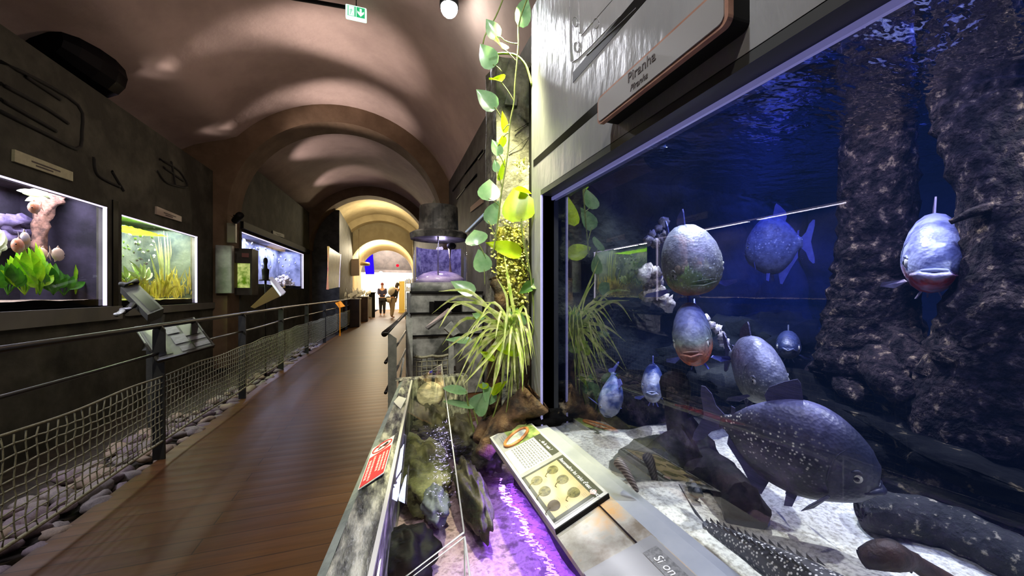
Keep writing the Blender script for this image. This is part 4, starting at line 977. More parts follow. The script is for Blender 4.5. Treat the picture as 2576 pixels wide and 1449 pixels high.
for base, tip, w, mat, dt, tilt, fold, kind in [
    ((1312, 548), (1292, 466), 90, m_lime, .03, (0, .1), .12, 'heart'),
    ((1296, 478), (1340, 482), 30, m_lime, .05, (0, 1), .3, 'oval'),
    ((1303, 638), (1222, 606), 46, m_lime, -.02, (0, .5), .3, 'heart'),
    ((1350, 556), (1345, 505), 24, m_lime, .04, (.9, 0), .3, 'heart'),
    ((1341, 716), (1304, 738), 30, m_dkleaf, .0, (.2, .5), .4, 'heart'), ((1340, 716), (1376, 712), 32, m_dkleaf, -.02, (-.2, .5), .4, 'heart'),
    ((1297, 812), (1301, 776), 56, m_mint, -.03, (0, .5), .3, 'heart'),
    ((1302, 886), (1238, 868), 36, m_lime, -.02, (0, .5), .35, 'heart'),
    ((1240, 905), (1205, 880), 20, m_lime, .04, (0, .5), .35, 'heart'),
    ((1180, 858), (1118, 850), 24, m_mint, .02, (0, .8), .2, 'heart'), ((1215, 800), (1185, 785), 22, m_mint, .06, (0, .3), .2, 'heart')]:
    leafpart(vb, base, tip, w, 1.6, mat, dt, tilt, fold, kind)
vc = thing('philodendron', 'small philodendron rooted on the driftwood at the foot of the column', 'plant', at_d(1210, 1100, 1.6))
mb = MB()
for q in (((1172, 985), (1182, 1040), (1192, 1085), (1200, 1100)), ((1190, 1027), (1200, 1060), (1206, 1095)), ((1235, 985), (1222, 1040), (1208, 1095)), ((1262, 975), (1240, 1050), (1212, 1098))):
    mb.tube(curve([at_d(x, y, 1.6) for x, y in q], 10), .004, 8)
mb.build('stem', m_stem, vc)
for base, tip, w, mat, dt, tilt, fold, kind in [
    ((1176, 988), (1116, 972), 28, m_mint, -.03, (0, 1.0), .2, 'oval'), ((1192, 1027), (1118, 1003), 22, m_mint, -.03, (0, 1.4), .2, 'oval'),
    ((1198, 1032), (1230, 985), 56, m_mint, -.02, (-.1, .4), .3, 'heart'), ((1238, 1010), (1215, 960), 34, m_mint, .0, (.1, .4), .3, 'heart'),
    ((1240, 988), (1275, 956), 26, m_lime, .0, (0, .8), .3, 'heart'), ((1225, 975), (1200, 965), 22, m_lime, .04, (0, .8), .3, 'heart')]:
    leafpart(vc, base, tip, w, 1.6, mat, dt, tilt, fold, kind)
# spider plant
def strap_mat():
    m, t, o = nt('striped strap leaf')
    p = N(t, 'BsdfPrincipled'); p.inputs['Roughness'].default_value = .35
    tc = N(t, 'TexCoord'); nz = N(t, 'TexNoise'); nz.inputs['Scale'].default_value = 26; t.links.new(tc.outputs['Object'], nz.inputs['Vector'])
    col = ramp(t, nz.outputs['Fac'], [(.35, c(168, 200, 80)), (.55, c(224, 234, 150)), (.7, c(240, 244, 196))]); t.links.new(col, p.inputs['Base Color'])
    tr = N(t, 'BsdfTranslucent'); t.links.new(col, tr.inputs['Color']); mx = N(t, 'MixShader'); mx.inputs[0].default_value = .4
    t.links.new(p.outputs[0], mx.inputs[1]); t.links.new(tr.outputs[0], mx.inputs[2]); t.links.new(mx.outputs[0], o.inputs[0]); return m
m_strap = strap_mat()
sp = thing('spider_plant', 'spider plant with arching cream-striped strap leaves on the column above the basin', 'plant', at_d(1288, 830, 1.6))
ends = [(1103, 733, (1190, 738)), (1085, 790, (1170, 745)), (1103, 828, (1160, 762)), (1112, 868, (1175, 800)), (1112, 886, (1190, 832)), (1135, 906, (1200, 850)), (1150, 912, (1215, 862)), (1158, 962, (1210, 880)), (1165, 968, (1235, 890)), (1195, 990, (1230, 900)), (1120, 760, (1210, 765)),
        (1238, 985, (1255, 900)), (1262, 1003, (1268, 910)), (1285, 1015, (1290, 900)), (1302, 1010, (1300, 915)), (1250, 950, (1262, 880)), (1315, 985, (1312, 890)), (1330, 965, (1325, 880)), (1337, 905, (1325, 830)), (1272, 880, (1275, 845)), (1215, 760, (1255, 770)), (1335, 800, (1315, 790)),
        (1268, 640, (1285, 740)), (1250, 700, (1275, 750)), (1178, 905, (1225, 850)), (1188, 940, (1238, 870)), (1208, 930, (1245, 865)), (1225, 955, (1255, 880)), (1276, 960, (1280, 890)), (1296, 965, (1293, 880)), (1310, 940, (1304, 870)), (1232, 1000, (1258, 915))]
mb = MB()
for i, (ex, ey, mid) in enumerate(ends):
    d0 = 1.6 + R.uniform(-.02, .03); d1 = 1.6 + R.uniform(-.14, .1)
    b = at_d(1288 + R.uniform(-14, 14), 822 + R.uniform(-16, 14), d0)
    mb.blade(curve([b, at_d(mid[0], mid[1], (d0 + d1) / 2), at_d(ex, ey, d1)], 10), R.uniform(.009, .014))
for i in range(30):     # the rest of the tuft, all round, arching out and hanging
    a = R.uniform(0, 2 * PI); ln = R.uniform(.16, .27); h = R.uniform(.0, .09); dr = R.uniform(.06, .26)
    dx, dy = math.cos(a) * ln, math.sin(a) * ln * .75 - .02
    if dx > .02: dx *= .28
    if dy > 0: dy *= .6
    b = at_d(1288 + R.uniform(-14, 14), 825 + R.uniform(-16, 14), 1.6)
    mb.blade(curve([b, b + V((dx * .5, dy * .5, h)), b + V((dx, dy, h - dr))], 9), R.uniform(.007, .011))
mb.build('leaves', m_strap, sp)
# creeping fig on the column
m_fig = M('yellow-lit creeper leaf', c(226, 222, 150), c(190, 200, 70), 40, rough=.4, transl=.3)  # yellow light on the creeper is put into its colour
mb = MB()
for i in range(620):
    px = R.gauss(1288, 30); py = R.uniform(545, 770)
    if not 1236 < px < 1342: continue
    p = at_y(px, py, 1.725 - R.uniform(0, .02)); a = R.uniform(0, 2 * PI); l = R.uniform(.009, .017)
    mb.leaf(p, p + V((math.cos(a) * l, -R.uniform(0, .008), math.sin(a) * l * .6)), V((R.uniform(-.5, .5), -1, R.uniform(.2, .9))), l * .75, .2, .1, 'oval')
for i in range(40):
    px = R.uniform(1290, 1345); py = R.uniform(400, 440); p = at_y(px, py, 1.70); a = R.uniform(0, 2 * PI); l = R.uniform(.015, .03)
    mb.leaf(p, p + V((math.cos(a) * l, -.01, math.sin(a) * l)), V((R.uniform(-.5, .5), -1, .5)), l * .4, .2, .1, 'lance')
tag(mb.build('creeping_fig', m_fig), 'bright small-leaved creeper covering the lit face of the stone column', 'creeper', kind='stuff')
m_moss = M('lit moss', c(120, 112, 30), c(196, 190, 90), 30, rough=.95, bump=1, bscale=60, bdist=.02)  # moss colour includes the yellow light falling on it
mb = MB(); mb.grid(lambda u, v: (lerp(.515, .66, u) - .01, 1.735 - .03 * max(0, .4 + mn.noise(V((u * 6, v * 14, 7)))) * math.sin(PI * u) ** .5, lerp(1.12, 1.52, v)), 14, 40)
tag(mb.build('moss', m_moss), 'yellow-green moss cushion on the column behind the creeper', 'moss', kind='stuff')
# driftwood and roots at the foot
m_root = M('root wood', c(34, 24, 16), c(104, 78, 50), 12, rough=.8, bump=.9, bscale=26, bdist=.02, stretch=(1, 1, 1))
mb = MB()
mb.tube(curve([at_d(1350, 1010, 1.62), at_d(1300, 1055, 1.58), at_d(1250, 1085, 1.55), at_d(1215, 1150, 1.5)], 16), [lerp(.08, .03, i / 16) for i in range(17)], 22, True, .7, 16)
mb.tube(curve([at_d(1310, 1020, 1.66), at_d(1260, 1060, 1.62), at_d(1222, 1075, 1.6), at_d(1200, 1110, 1.55)], 14), [lerp(.06, .02, i / 14) for i in range(15)], 12, True, .4, 12)
mb.tube(curve([at_d(1335, 900, 1.64), at_d(1318, 960, 1.62), at_d(1318, 1010, 1.6), at_d(1335, 1060, 1.58)], 12), .016, 10, True, .4, 20)
mb.tube(curve([at_d(1240, 700, 1.72), at_d(1262, 760, 1.7), at_d(1250, 850, 1.7), at_d(1240, 960, 1.7), at_d(1235, 1080, 1.66)], 20), [.018, .02, .024, .026, .028, .03, .03, .03, .032, .034, .036, .038, .04, .04, .04, .04, .04, .04, .04, .04, .04], 12, True, .5, 16)
tag(mb.build('driftwood', m_root), 'gnarled brown driftwood and roots at the foot of the column behind the info board', 'driftwood')
lamp('plant_spot', 'SPOT', (.50, 1.50, 2.42), 330, c(255, 252, 190), (.50, 1.62, 1.2), .04, 1.0, .6)
lamp('plant_spot', 'SPOT', (.10, 1.0, 2.4), 30, c(255, 252, 225), (.42, 1.5, 1.1), .05, 1.0, .7)
# ================================================================= LEFT-HAND AQUARIUMS
m_lglass = glass('small tank pane', 1.45)
m_ledge_lit = M('glowing tank edge', c(235, 230, 255), rough=.3, emit=1.3, ecol=c(225, 215, 255))  # lamp light on the glass edges, given as emission
m_bar = M('tank bar', c(60, 60, 56), rough=.5)
def sidetank(label, W, T, depth, backm, sandm, name='aquarium'):
    u0, u1, z0, z1 = T
    a = thing(name, label, 'aquarium', W.p((u0 + u1) / 2, 0, z0))
    mb = MB(); W.box(mb, u0, u1, depth, depth + .02, z0, z1 + .1); W.box(mb, u1 + .0, u1 + .02, .08, depth, z0, z1 + .1); W.box(mb, u0 - .02, u0, .08, depth, z0, z1 + .1); W.box(mb, u0, u1, .08, depth, z1 + .1, z1 + .12); W.box(mb, u0, u1, .0, depth, z0 - .02, z0)
    mb.build('tank_shell', backm, a)
    mb = MB(); mb.grid(lambda u, v: W.p(lerp(u0, u1, u), lerp(.03, depth, v), z0 + .06 + .012 * mn.noise(V((u * 12, v * 5, u0)))), 30, 8)
    mb.build('sand', sandm, a)
    mb = MB(); W.box(mb, u1 - .022, u1, .0, .02, z0, z1); W.box(mb, u0, u1, .0, .012, z1 - .012, z1); mb.build('lit_edge', m_ledge_lit, a)
    mb = MB(); mb.poly([W.p(u0, .026, z0), W.p(u1, .026, z0), W.p(u1, .026, z1), W.p(u0, .026, z1)]); mb.build('glass_pane', m_lglass, a)
    return a
m_bk1 = M('dark tank backdrop', c(24, 22, 34), c(58, 52, 72), 3, lo=.4, hi=.66, rough=.9, bump=.8, bscale=8)
m_bk2 = M('teal tank backdrop', c(34, 48, 52), c(88, 98, 88), 2.2, rough=.9, bump=.8, bscale=10, bdist=.02)
m_bk3 = M('slate blue backdrop', c(70, 76, 100), c(150, 154, 180), 2.5, rough=.9, bump=.5, bscale=10)
m_sd1 = M('mauve gravel', c(130, 112, 92), c(188, 172, 150), 60, rough=.9); m_sd2 = M('ochre gravel', c(184, 160, 90), c(214, 200, 140), 60, rough=.9)
sidetank('left aquarium nearest the viewer with bright green broad-leaved plants', W1, T1, .62, m_bk1, m_sd1)
sidetank('aquarium with yellow-green grass and a shoal of pale fish, second along the left wall', W1, T2, .62, m_bk2, m_sd2)
sidetank('bluish aquarium with pale fish on the far section of the left wall', W2, T3, .6, m_bk3, m_sd1)
def tanklamp(W, T, power, col, n=2):
    u0, u1, z0, z1 = T
    for i in range(n):
        u = lerp(u0, u1, (i + .5) / n); p = W.p(u, .3, z1 + .07); lamp('aquarium_lamp', 'AREA', p, power, col, W.p(u, .32, z0), .35, sy=(u1 - u0) / n * .9)
tanklamp(W1, T1, 30, c(235, 232, 255)); tanklamp(W1, T2, 46, c(250, 252, 228)); tanklamp(W2, T3, 62, c(205, 212, 255))
def wpt(W, px, py, w):      # a point behind the wall plane, at depth w inside it
    r = ray(px, py); k = ((W.a + W.n * w - CAM).dot(W.n)) / r.dot(W.n); return CAM + r * k
m_gleaf = M('bright aquarium leaf', c(110, 196, 10), c(190, 240, 40), 8, rough=.4, transl=.35); m_gdk = M('deep green aquarium leaf', c(36, 104, 14), c(80, 150, 30), 9, rough=.4, transl=.3)
m_ystem = M('yellow green grass', c(186, 176, 60), c(226, 214, 120), 12, rough=.5, transl=.3); m_pstem = M('pale stem', c(170, 186, 120), c(200, 210, 150), 12, rough=.5, transl=.2)
m_white2 = M('pale aquarium leaf', c(220, 228, 190), c(190, 206, 150), 12, rough=.5, transl=.3)
def broadplant(name, label, W, base, tips, w, mat, kind='lance', group=None, wd=.22):
    mb = MB(); B = wpt(W, base[0], base[1], wd)
    for tx, ty, dw in tips:
        t = wpt(W, tx, ty, wd + dw); k = B.lerp(t, .25) + V((0, R.uniform(-.03, .03), .02))
        mb.tube(curve([B, (B + k) / 2, k], 4), .004, 5); mb.leaf(k, t, V((1, -.6, R.uniform(-.2, .8))), w * R.uniform(.8, 1.15), .25, R.uniform(.0, .3), kind)
    return tag(mb.build(name, mat), label, 'plant', group)
tp = lambda cx, cy, rx, ry, n, s=0: [(cx + rx * math.cos(PI * (i + .5) / n) + R.uniform(-6, 6), cy - ry * (.55 + .45 * math.sin(PI * (i + .5) / n)) + R.uniform(-8, 8), R.uniform(-.1, .12)) for i in range(n)]
for i, (bx, by, rx, ry, n, m, lb) in enumerate([
        (20, 742, 46, 82, 11, m_gdk, 'green leafy plant at the left picture edge in the nearest left aquarium'),
        (62, 742, 46, 110, 13, m_gleaf, 'bright lime broad-leaved plant left of centre in the nearest left aquarium'),
        (100, 742, 44, 104, 13, m_gleaf, 'bright lime broad-leaved plant below the driftwood stump in the nearest left aquarium'),
        (134, 742, 36, 78, 11, m_gdk, 'deep green plant right of the lime ones in the nearest left aquarium'),
        (160, 744, 56, 52, 8, m_gdk, 'low green plant spreading to the right in the nearest left aquarium')]):
    broadplant('sword_plant', lb, W1, (bx, by), tp(bx, by, rx, ry, n), .075, m)
broadplant('sword_plant', 'single tall lime rosette in front of the driftwood stump', W1, (92, 740), [(82, 618, 0), (100, 608, 0), (118, 614, 0), (92, 625, .05), (110, 630, 0)], .05, m_gleaf)
broadplant('stem_plant', 'thin stem plant with two small lime rosettes at right of the nearest left aquarium', W1, (190, 740), [(198, 622, 0), (206, 614, 0), (218, 620, 0), (210, 632, 0), (196, 656, 0), (206, 652, 0), (216, 656, 0), (220, 684, 0)], .03, m_gleaf)
broadplant('pale_plant', 'whitish leafed plant at the left picture edge in the nearest left aquarium', W1, (-4, 650), [(12, 580, 0), (20, 592, 0), (18, 608, 0), (4, 600, 0), (8, 575, 0)], .05, m_white2)
broadplant('pale_plant', 'cream feathery plant near the water surface above the stump', W1, (125, 500), [(45, 478, 0), (60, 486, 0), (80, 476, 0), (70, 500, 0), (95, 484, .05), (110, 480, 0)], .05, m_white2, 'oval')
mb = MB(); mb.tube(curve([wpt(W1, 98, 640, .35), wpt(W1, 100, 590, .35), wpt(W1, 106, 545, .35), wpt(W1, 118, 505, .35), wpt(W1, 135, 480, .35)], 16), [.046, .046, .046, .045, .045, .046, .047, .05, .054, .06, .066, .074, .082, .088, .09, .085, .07], 18, True, .5, 26)
tag(mb.build('driftwood', M('pinkish stump', c(84, 62, 54), c(170, 128, 108), 16, rough=.9, bump=.8, bscale=30)), 'pinkish fibrous stump widening toward the surface in the nearest left aquarium', 'driftwood')
mb = MB()
for i, (px, py) in enumerate([(10, 560), (30, 575), (55, 560), (70, 585), (40, 590), (15, 600)]): mb.ell(wpt(W1, px, py, .5), (.06, .12, .07), 10, 7, .6, 2.5, None, i * 3)
tag(mb.build('mauve_rock', M('mauve rock', c(70, 60, 96), c(130, 118, 156), 7, rough=.9)), 'mauve rock mass behind the fish in the nearest left aquarium', 'rock')
def minifish(name, label, W, px, py, w, ln, h, mat, ang=0., flip=1, group=None, src=None):
    p = wpt(W, px, py, w)
    if src is not None:
        o = src.copy(); COL.objects.link(o)
    else:
        mb = MB(); mb.ell((0, 0, 0), (ln * .42, ln * .12, h * .5), 12, 8)
        mb.prism([(-ln * .36, -.001, 0), (-ln * .62, -.001, h * .42), (-ln * .55, -.001, 0), (-ln * .62, -.001, -h * .42)], (0, .002, 0))
        mb.prism([(ln * .1, -.001, h * .44), (-ln * .1, -.001, h * .66), (-ln * .22, -.001, h * .36)], (0, .002, 0)); mb.prism([(ln * .05, -.001, -h * .44), (-ln * .12, -.001, -h * .64), (-ln * .22, -.001, -h * .34)], (0, .002, 0))
        o = mb.build(name, mat, origin=(0, 0, 0))
        if ln > .1:
            for s in (1, -1):
                e = MB(); e.ell((ln * .3, s * ln * .075, h * .06), (ln * .035,) * 3, 8, 6); e.build('eye', m_pupil, o)
    o.location = p; o.rotation_euler = (0, ang, math.radians(90) * flip + R.uniform(-.3, .3))
    return tag(o, label, 'fish', group)
m_disc = M('orange discus', c(226, 138, 92), c(232, 196, 170), 14, rough=.4); m_disc2 = M('pale discus', c(190, 190, 210), c(226, 190, 120), 12, rough=.4); m_disc3 = M('tan discus', c(206, 178, 150), c(226, 206, 180), 14, rough=.4)
minifish('discus', 'orange discus fish beside the top of the stump in the nearest left aquarium', W1, 86, 522, .2, .16, .1, m_disc, .3, -1)
minifish('discus', 'pale blue and yellow discus fish left of the stump foot', W1, 63, 605, .22, .17, .14, m_disc2, 0, 1)
minifish('discus', 'orange discus fish below the pale blue and yellow one', W1, 45, 618, .2, .17, .12, m_disc, 0, -1)
minifish('discus', 'tan fish with a dark eye just right of the lime leaves', W1, 146, 640, .24, .16, .12, m_disc3, .2, 1)
minifish('discus', 'tan fish half hidden behind the lime leaves', W1, 105, 640, .3, .15, .12, m_disc3, 0, -1)
# second tank
gr = MB()
for i in range(260):
    px = R.uniform(306, 494); py = 752 - R.uniform(0, 14); h = R.uniform(16, 58) * (1.25 if px > 400 else .9)
    w = R.uniform(.05, .4); b = wpt(W1, px, py, w); t = wpt(W1, px + R.uniform(-26, 26), py - h, w + R.uniform(-.05, .05)); mid = (b + t) / 2 + V((0, R.uniform(-.04, .04), .03))
    gr.blade(curve([b, mid, t], 5), R.uniform(.012, .03), V((1, -.5, 0)))
tag(gr.build('aquarium_grass', m_ystem), 'yellow-green grass across the floor of the second left aquarium', 'grass', kind='stuff')
mb = MB()
for x0, x1, top in ((405, 398, 590), (418, 412, 580), (424, 420, 585), (412, 390, 610), (398, 378, 640), (430, 428, 600), (409, 404, 600)):
    mb.blade(curve([wpt(W1, x0, 735, .3), wpt(W1, (x0 + x1) / 2 + 4, (735 + top) / 2, .3), wpt(W1, x1, top, .3)], 8), .03, V((1, -.5, 0)))
tag(mb.build('tall_reed', m_pstem), 'tall pale reeds standing in the middle of the second left aquarium', 'plant')
broadplant('leafy_plant', 'small leafy plant left of the reeds in the second left aquarium', W1, (360, 720), tp(360, 705, 26, 46, 9), .05, m_white2)
broadplant('leafy_plant', 'leafy plant at the left edge of the second left aquarium', W1, (318, 715), tp(322, 710, 24, 34, 8), .05, m_white2)
mb = MB(); mb.grid(lambda u, v: W1.p(lerp(5.0, 6.0, u), lerp(.1, .45, v), 1.925 + .02 * mn.noise(V((u * 14, v * 6, 0)))), 20, 6)
tag(mb.build('floating_plants', m_gleaf), 'lime floating plants along the water surface of the second left aquarium', 'plant', kind='stuff')
mb = MB(); mb.tube(curve([wpt(W1, 462, 755, .5), wpt(W1, 458, 690, .5), wpt(W1, 455, 620, .5), wpt(W1, 450, 585, .5)], 16), [.15] * 17, 14, True, .35, 8)
tag(mb.build('rock_pillar', m_bk2), 'tan rock pillar behind the reeds in the second left aquarium', 'rock')
m_silver = M('silver fish', c(206, 216, 214), rough=.35, emit=.05)
src = None
for i in range(46):
    px = R.gauss(345, 26); py = R.gauss(612, 36)
    if not (310 < px < 400 and 560 < py < 690): continue
    o = minifish('hatchetfish', 'small silver fish in the shoal at upper left of the second left aquarium', W1, px, py, R.uniform(.1, .5), .055, .03, m_silver, R.uniform(-.3, .3), 1 if R.random() < .7 else -1, 'silver fish shoal', src); src = src or o
# third tank
src = None
for i in range(44):
    px = R.uniform(610, 745); py = lerp(600, 660, (px - 610) / 135) + abs(R.gauss(0, 34))
    if py > 715: continue
    o = minifish('cichlid', 'small pale fish swimming in the bluish aquarium on the far left wall', W2, px, py, R.uniform(.06, .5), R.choice((.09, .12)), .05, m_silver, R.uniform(-.5, .5), 1 if R.random() < .5 else -1, 'pale fish of the bluish aquarium', src); src = src or o
minifish('striped_fish', 'white fish with black stripes at left end of the bluish aquarium', W2, 637, 690, .06, .2, .12, M('striped fish', c(235, 235, 235), c(20, 20, 24), 18, lo=.48, hi=.52, rough=.4, stretch=(3, .3, .3)), 0, -1)
for i, (px, py, r) in enumerate([(700, 712, .12), (715, 705, .14), (730, 716, .1), (690, 722, .09), (745, 720, .08)]):
    boulder('rock', 'pale rubble rock on the floor of the bluish aquarium', wpt(W2, px, py, .3), (r, r, r * .8), m_coral, .6, 2.5, i * 7, 'rubble of the bluish aquarium')
# name plates on the left wall
m_plate = M('cream name plate', c(196, 196, 160), c(180, 178, 146), 20, rough=.5); m_plate2 = M('pinkish name plate', c(186, 172, 158), rough=.5); m_plated = M('dim name plate', c(96, 96, 90), rough=.6)
def plate(label, W, pts, m):
    q = [wpt(W, x, y, -.018) for x, y in pts]; n = thing('name_plate', label, 'sign', sum((V(p) for p in q), V()) / 4)
    MB().prism(q, W.n * .018).build('plate', m, n)
    k = MB(); 
    for a, b in ((.25, .75), (.32, .62)):
        v = .4 if a == .25 else .66
        l = q[0].lerp(q[3], v); r = q[1].lerp(q[2], v); dz = V((0, 0, .012)); w = W.n * -.001
        k.poly([l.lerp(r, a) + w, l.lerp(r, b) + w, l.lerp(r, b) - dz + w, l.lerp(r, a) - dz + w])
    k.build('lettering', m_ink if m is not m_plated else m_black, n)
plate('cream name plate above the nearest left aquarium', W1, [(38, 376), (184, 433), (184, 456), (37, 406)], m_plate)
plate('small pinkish name plate above the second left aquarium', W1, [(395, 519), (457, 545), (457, 558), (394, 539)], m_plate2)
plate('dim name plate over the bluish far-left aquarium', W2, [(687, 580), (715, 590), (715, 598), (687, 590)], m_plated)
# relief panels
mb = MB()
for pts in ([(0, 155), (120, 215), (200, 270), (205, 330), (195, 375), (120, 340), (0, 280)], [(0, 210), (110, 270), (170, 310)], [(0, 250), (140, 330)], [(60, 190), (150, 250)],
            [(400, 400), (450, 430), (470, 470), (420, 460), (395, 430)], [(410, 420), (460, 455)], [(430, 405), (440, 465)], [(235, 395), (245, 440), (300, 470)], [(280, 430), (310, 480)]):
    mb.tube(curve([wpt(W1, x, y, -.001) for x, y in pts], 16), .016, 6)
struct(mb.build('trim_10', M('dark relief', c(22, 22, 20), rough=.8), origin=(0, 0, 0)))

# ================================================================= THINGS ON THE PILASTER BETWEEN THE LEFT TANKS
def facebox(name, label, px0, py0, px1, py1, Y, dep, mat, cat, doors=None):
    a = at_y(px0, py0, Y); b = at_y(px1, py1, Y); t = thing(name, label, cat, ((a.x + b.x) / 2, Y + dep / 2, b.z))
    mb = MB(); mb.cbox((a.x, Y, b.z), (b.x, Y + dep, a.z), .006); mb.build('body', mat, t)
    k = MB(); k.box((a.x + .012, Y - .004, b.z + .02), (b.x - .012, Y, a.z - .02)); k.build('door', mat, t); return t
m_cab = M('mottled grey box', c(108, 112, 110), c(150, 154, 152), 4, rough=.5, bump=.1)
facebox('cabinet_box', 'mottled grey metal wall box hanging on the pilaster before the bluish aquarium', 541, 616, 583, 738, 6.9, .1, m_cab, 'cabinet')
facebox('junction_box', 'small pale socket box above the mottled grey metal wall box', 570, 560, 592, 611, 6.93, .07, M('pale socket', c(150, 150, 132), rough=.5), 'socket')
mb = MB(); p = at_y(598, 548, 6.8); mb.lathe(p, [(.03, -.12), (.05, -.1), (.055, .08), (.05, .1)], 12, True, (.6, -.7, .4)); mb.tube([p, p + V((-.1, .15, .06))], .012, 6)
tag(mb.build('spotlight', m_black), 'small black spotlight on the pilaster above the socket box', 'light')
sa = thing('aquarium', 'little box aquarium full of green weed beside the mottled grey box', 'aquarium', at_y(608, 740, 7.35))
a, b = at_y(582, 624, 7.3), at_y(634, 742, 7.3); i0, i1 = at_y(587, 661, 7.3), at_y(629, 724, 7.3)
mb = MB()
for x0, x1, z0, z1 in ((a.x, b.x, i0.z, a.z), (a.x, b.x, b.z, i1.z), (a.x, i0.x, i1.z, i0.z), (i1.x, b.x, i1.z, i0.z)): mb.box((x0, 7.3, z0), (x1, 7.62, z1))
mb.build('frame', m_darkmed, sa)
m_weed = M('glowing weed backdrop', c(90, 130, 20), c(236, 246, 150), 7, rough=.7, emit=.7)
MB().poly([(i0.x, 7.42, i1.z), (i1.x, 7.42, i1.z), (i1.x, 7.42, i0.z), (i0.x, 7.42, i0.z)]).build('weed', m_weed, sa)
MB().poly([(i0.x, 7.31, i1.z), (i1.x, 7.31, i1.z), (i1.x, 7.31, i0.z), (i0.x, 7.31, i0.z)]).build('glass_pane', m_lglass, sa)
q = at_y(617, 642, 7.29); MB().box((q.x - .05, 7.29, q.z - .035), (q.x + .05, 7.302, q.z + .035)).build('label_plate', M('reddish label', c(150, 104, 100), rough=.5), sa)
# black drum fixture lying on top of the left wall
mb = MB(); ce = at_d(186, 146, 3.55)
mb.lathe(ce, [(.08, -.32), (.15, -.30), (.21, -.20), (.245, -.02), (.25, .16), (.22, .32), (.17, .36)], 14, False, (.10, 1, .0))
o = mb.build('drum_fixture', M('black plastic drum', c(6, 6, 12), rough=.5, spec=.12)); tag(o, 'big black drum-shaped fixture resting on top of the near left wall', 'fixture')

# ================================================================= FENCE: RAIL, POSTS, ROPE NET
RX = -1.553
def rx(y): return RX + bend(y)
fe = thing('balustrade', 'dark steel rail fence with flat posts along the left edge of the walkway', 'fence', (RX, 6, 0))
m_rail = M('dark rail steel', c(26, 26, 25), rough=.35, metal=.4); m_post = M('flat grey post', c(50, 52, 48), c(40, 42, 39), 12, rough=.55, metal=.1)
ysr = [1.2 + .5 * i for i in range(27)]
MB().tube([(rx(y), y, .957) for y in ysr], .017, 10).build('handrail', m_rail, fe)
MB().tube([(rx(y), y, .76 + .006 * math.sin(y * 2)) for y in ysr], .011, 8).build('lower_rail', m_rail, fe)
for y in (1.72, 3.32, 4.92, 6.52, 8.12, 9.72, 11.32, 12.92):
    m = MB(); x = rx(y); m.box((x - .035, y - .008, .0), (x + .035, y + .008, .93)); m.prism([(x - .035, y - .008, .93), (x + .035, y - .008, .93), (x + .012, y - .008, .965), (x - .012, y - .008, .965)], (0, .016, 0)); m.build('post', m_post, fe)
m_rope = M('grey-green rope', c(134, 136, 110), c(160, 158, 132), 60, rough=.85, bump=.4, bscale=300)
ne = thing('rope_net', 'knotted grey rope net hung low along the left edge of the walkway', 'net', (RX, 6, .1))
NX = .03; z0, z1 = .135, .60
def nx(y): return rx(y) + NX + .012 * math.sin(y * 3.1) 
mb = MB(); dy = .052; nrow = 10; Yn0, Yn1 = 1.3, 13.6
def zz(k, y): return lerp(z0, z1, k / nrow) + .006 * math.sin(y * 7 + k * 1.3) + (.01 * math.sin(y * 1.9) if k else 0)
ny = int((Yn1 - Yn0) / dy)
for k in range(1, nrow):
    step = 1
    mb.tube([(nx(Yn0 + i * dy), Yn0 + i * dy, zz(k, Yn0 + i * dy) + (.002 if i % 2 else -.002)) for i in range(0, ny + 1)], .0042, 4)
for i in range(ny + 1):
    y = Yn0 + i * dy
    mb.tube([(nx(y) + .002 * ((k + i) % 2), y + .006 * math.sin(k * 1.7 + i * .8), zz(k, y)) for k in range(nrow + 1)], .0036, 4)
mb.build('mesh', m_rope, ne)
MB().tube([(nx(y), y, z1 + .006 * math.sin(y * 7)) for y in [Yn0 + .05 * i for i in range(246)]], .006, 6).build('top_rope', m_rope, ne)
MB().tube([(nx(y), y, z0 + .004 * math.sin(y * 5)) for y in [Yn0 + .05 * i for i in range(246)]], .0085, 6).build('bottom_rope', m_rope, ne)
# pebbles
m_peb = [M('river stone grey', c(112, 104, 100), c(140, 130, 122), 9, rough=.7), M('river stone beige', c(156, 138, 116), c(134, 116, 98), 9, rough=.7), M('river stone mauve', c(104, 90, 96), c(128, 112, 114), 9, rough=.7)]
protos = []
for i in range(6):
    mb = MB(); mb.ell((0, 0, 0), (1.25, .92, .6), 14, 9, .28, 1.6, None, i * 5.3); o = mb.build('river_stone', m_peb[i % 3], origin=(0, 0, 0)); protos.append(o)
placed = []; k = 0; used = set()
def putstone(x, y, z, s):
    global k
    i = R.randrange(6); o = protos[i]
    if i in used: o = o.copy(); COL.objects.link(o)
    used.add(i)
    o.location = (x, y, z); o.scale = (s, s, s); o.rotation_euler = (R.uniform(-.3, .3), R.uniform(-.3, .3), R.uniform(0, 6.3))
    tag(o, 'rounded grey-brown river stone in the stone bed under the rope net', 'stone', 'river stones under the rope net')
y = 1.75
while y < 9.5:
    for row in range(5 if y < 4.5 else 3):
        s = R.uniform(.035, .07); x = rx(y) - .02 - row * .095 + R.uniform(-.03, .03)
        putstone(x - .02, y + R.uniform(-.05, .05), -.045 + s * .5 + (.02 if row in (1, 2) else 0), s)
    y += R.uniform(.10, .15) * (1 if y < 5 else 1.7)
for i in range(6):
    if i not in used: bpy.data.objects.remove(protos[i])

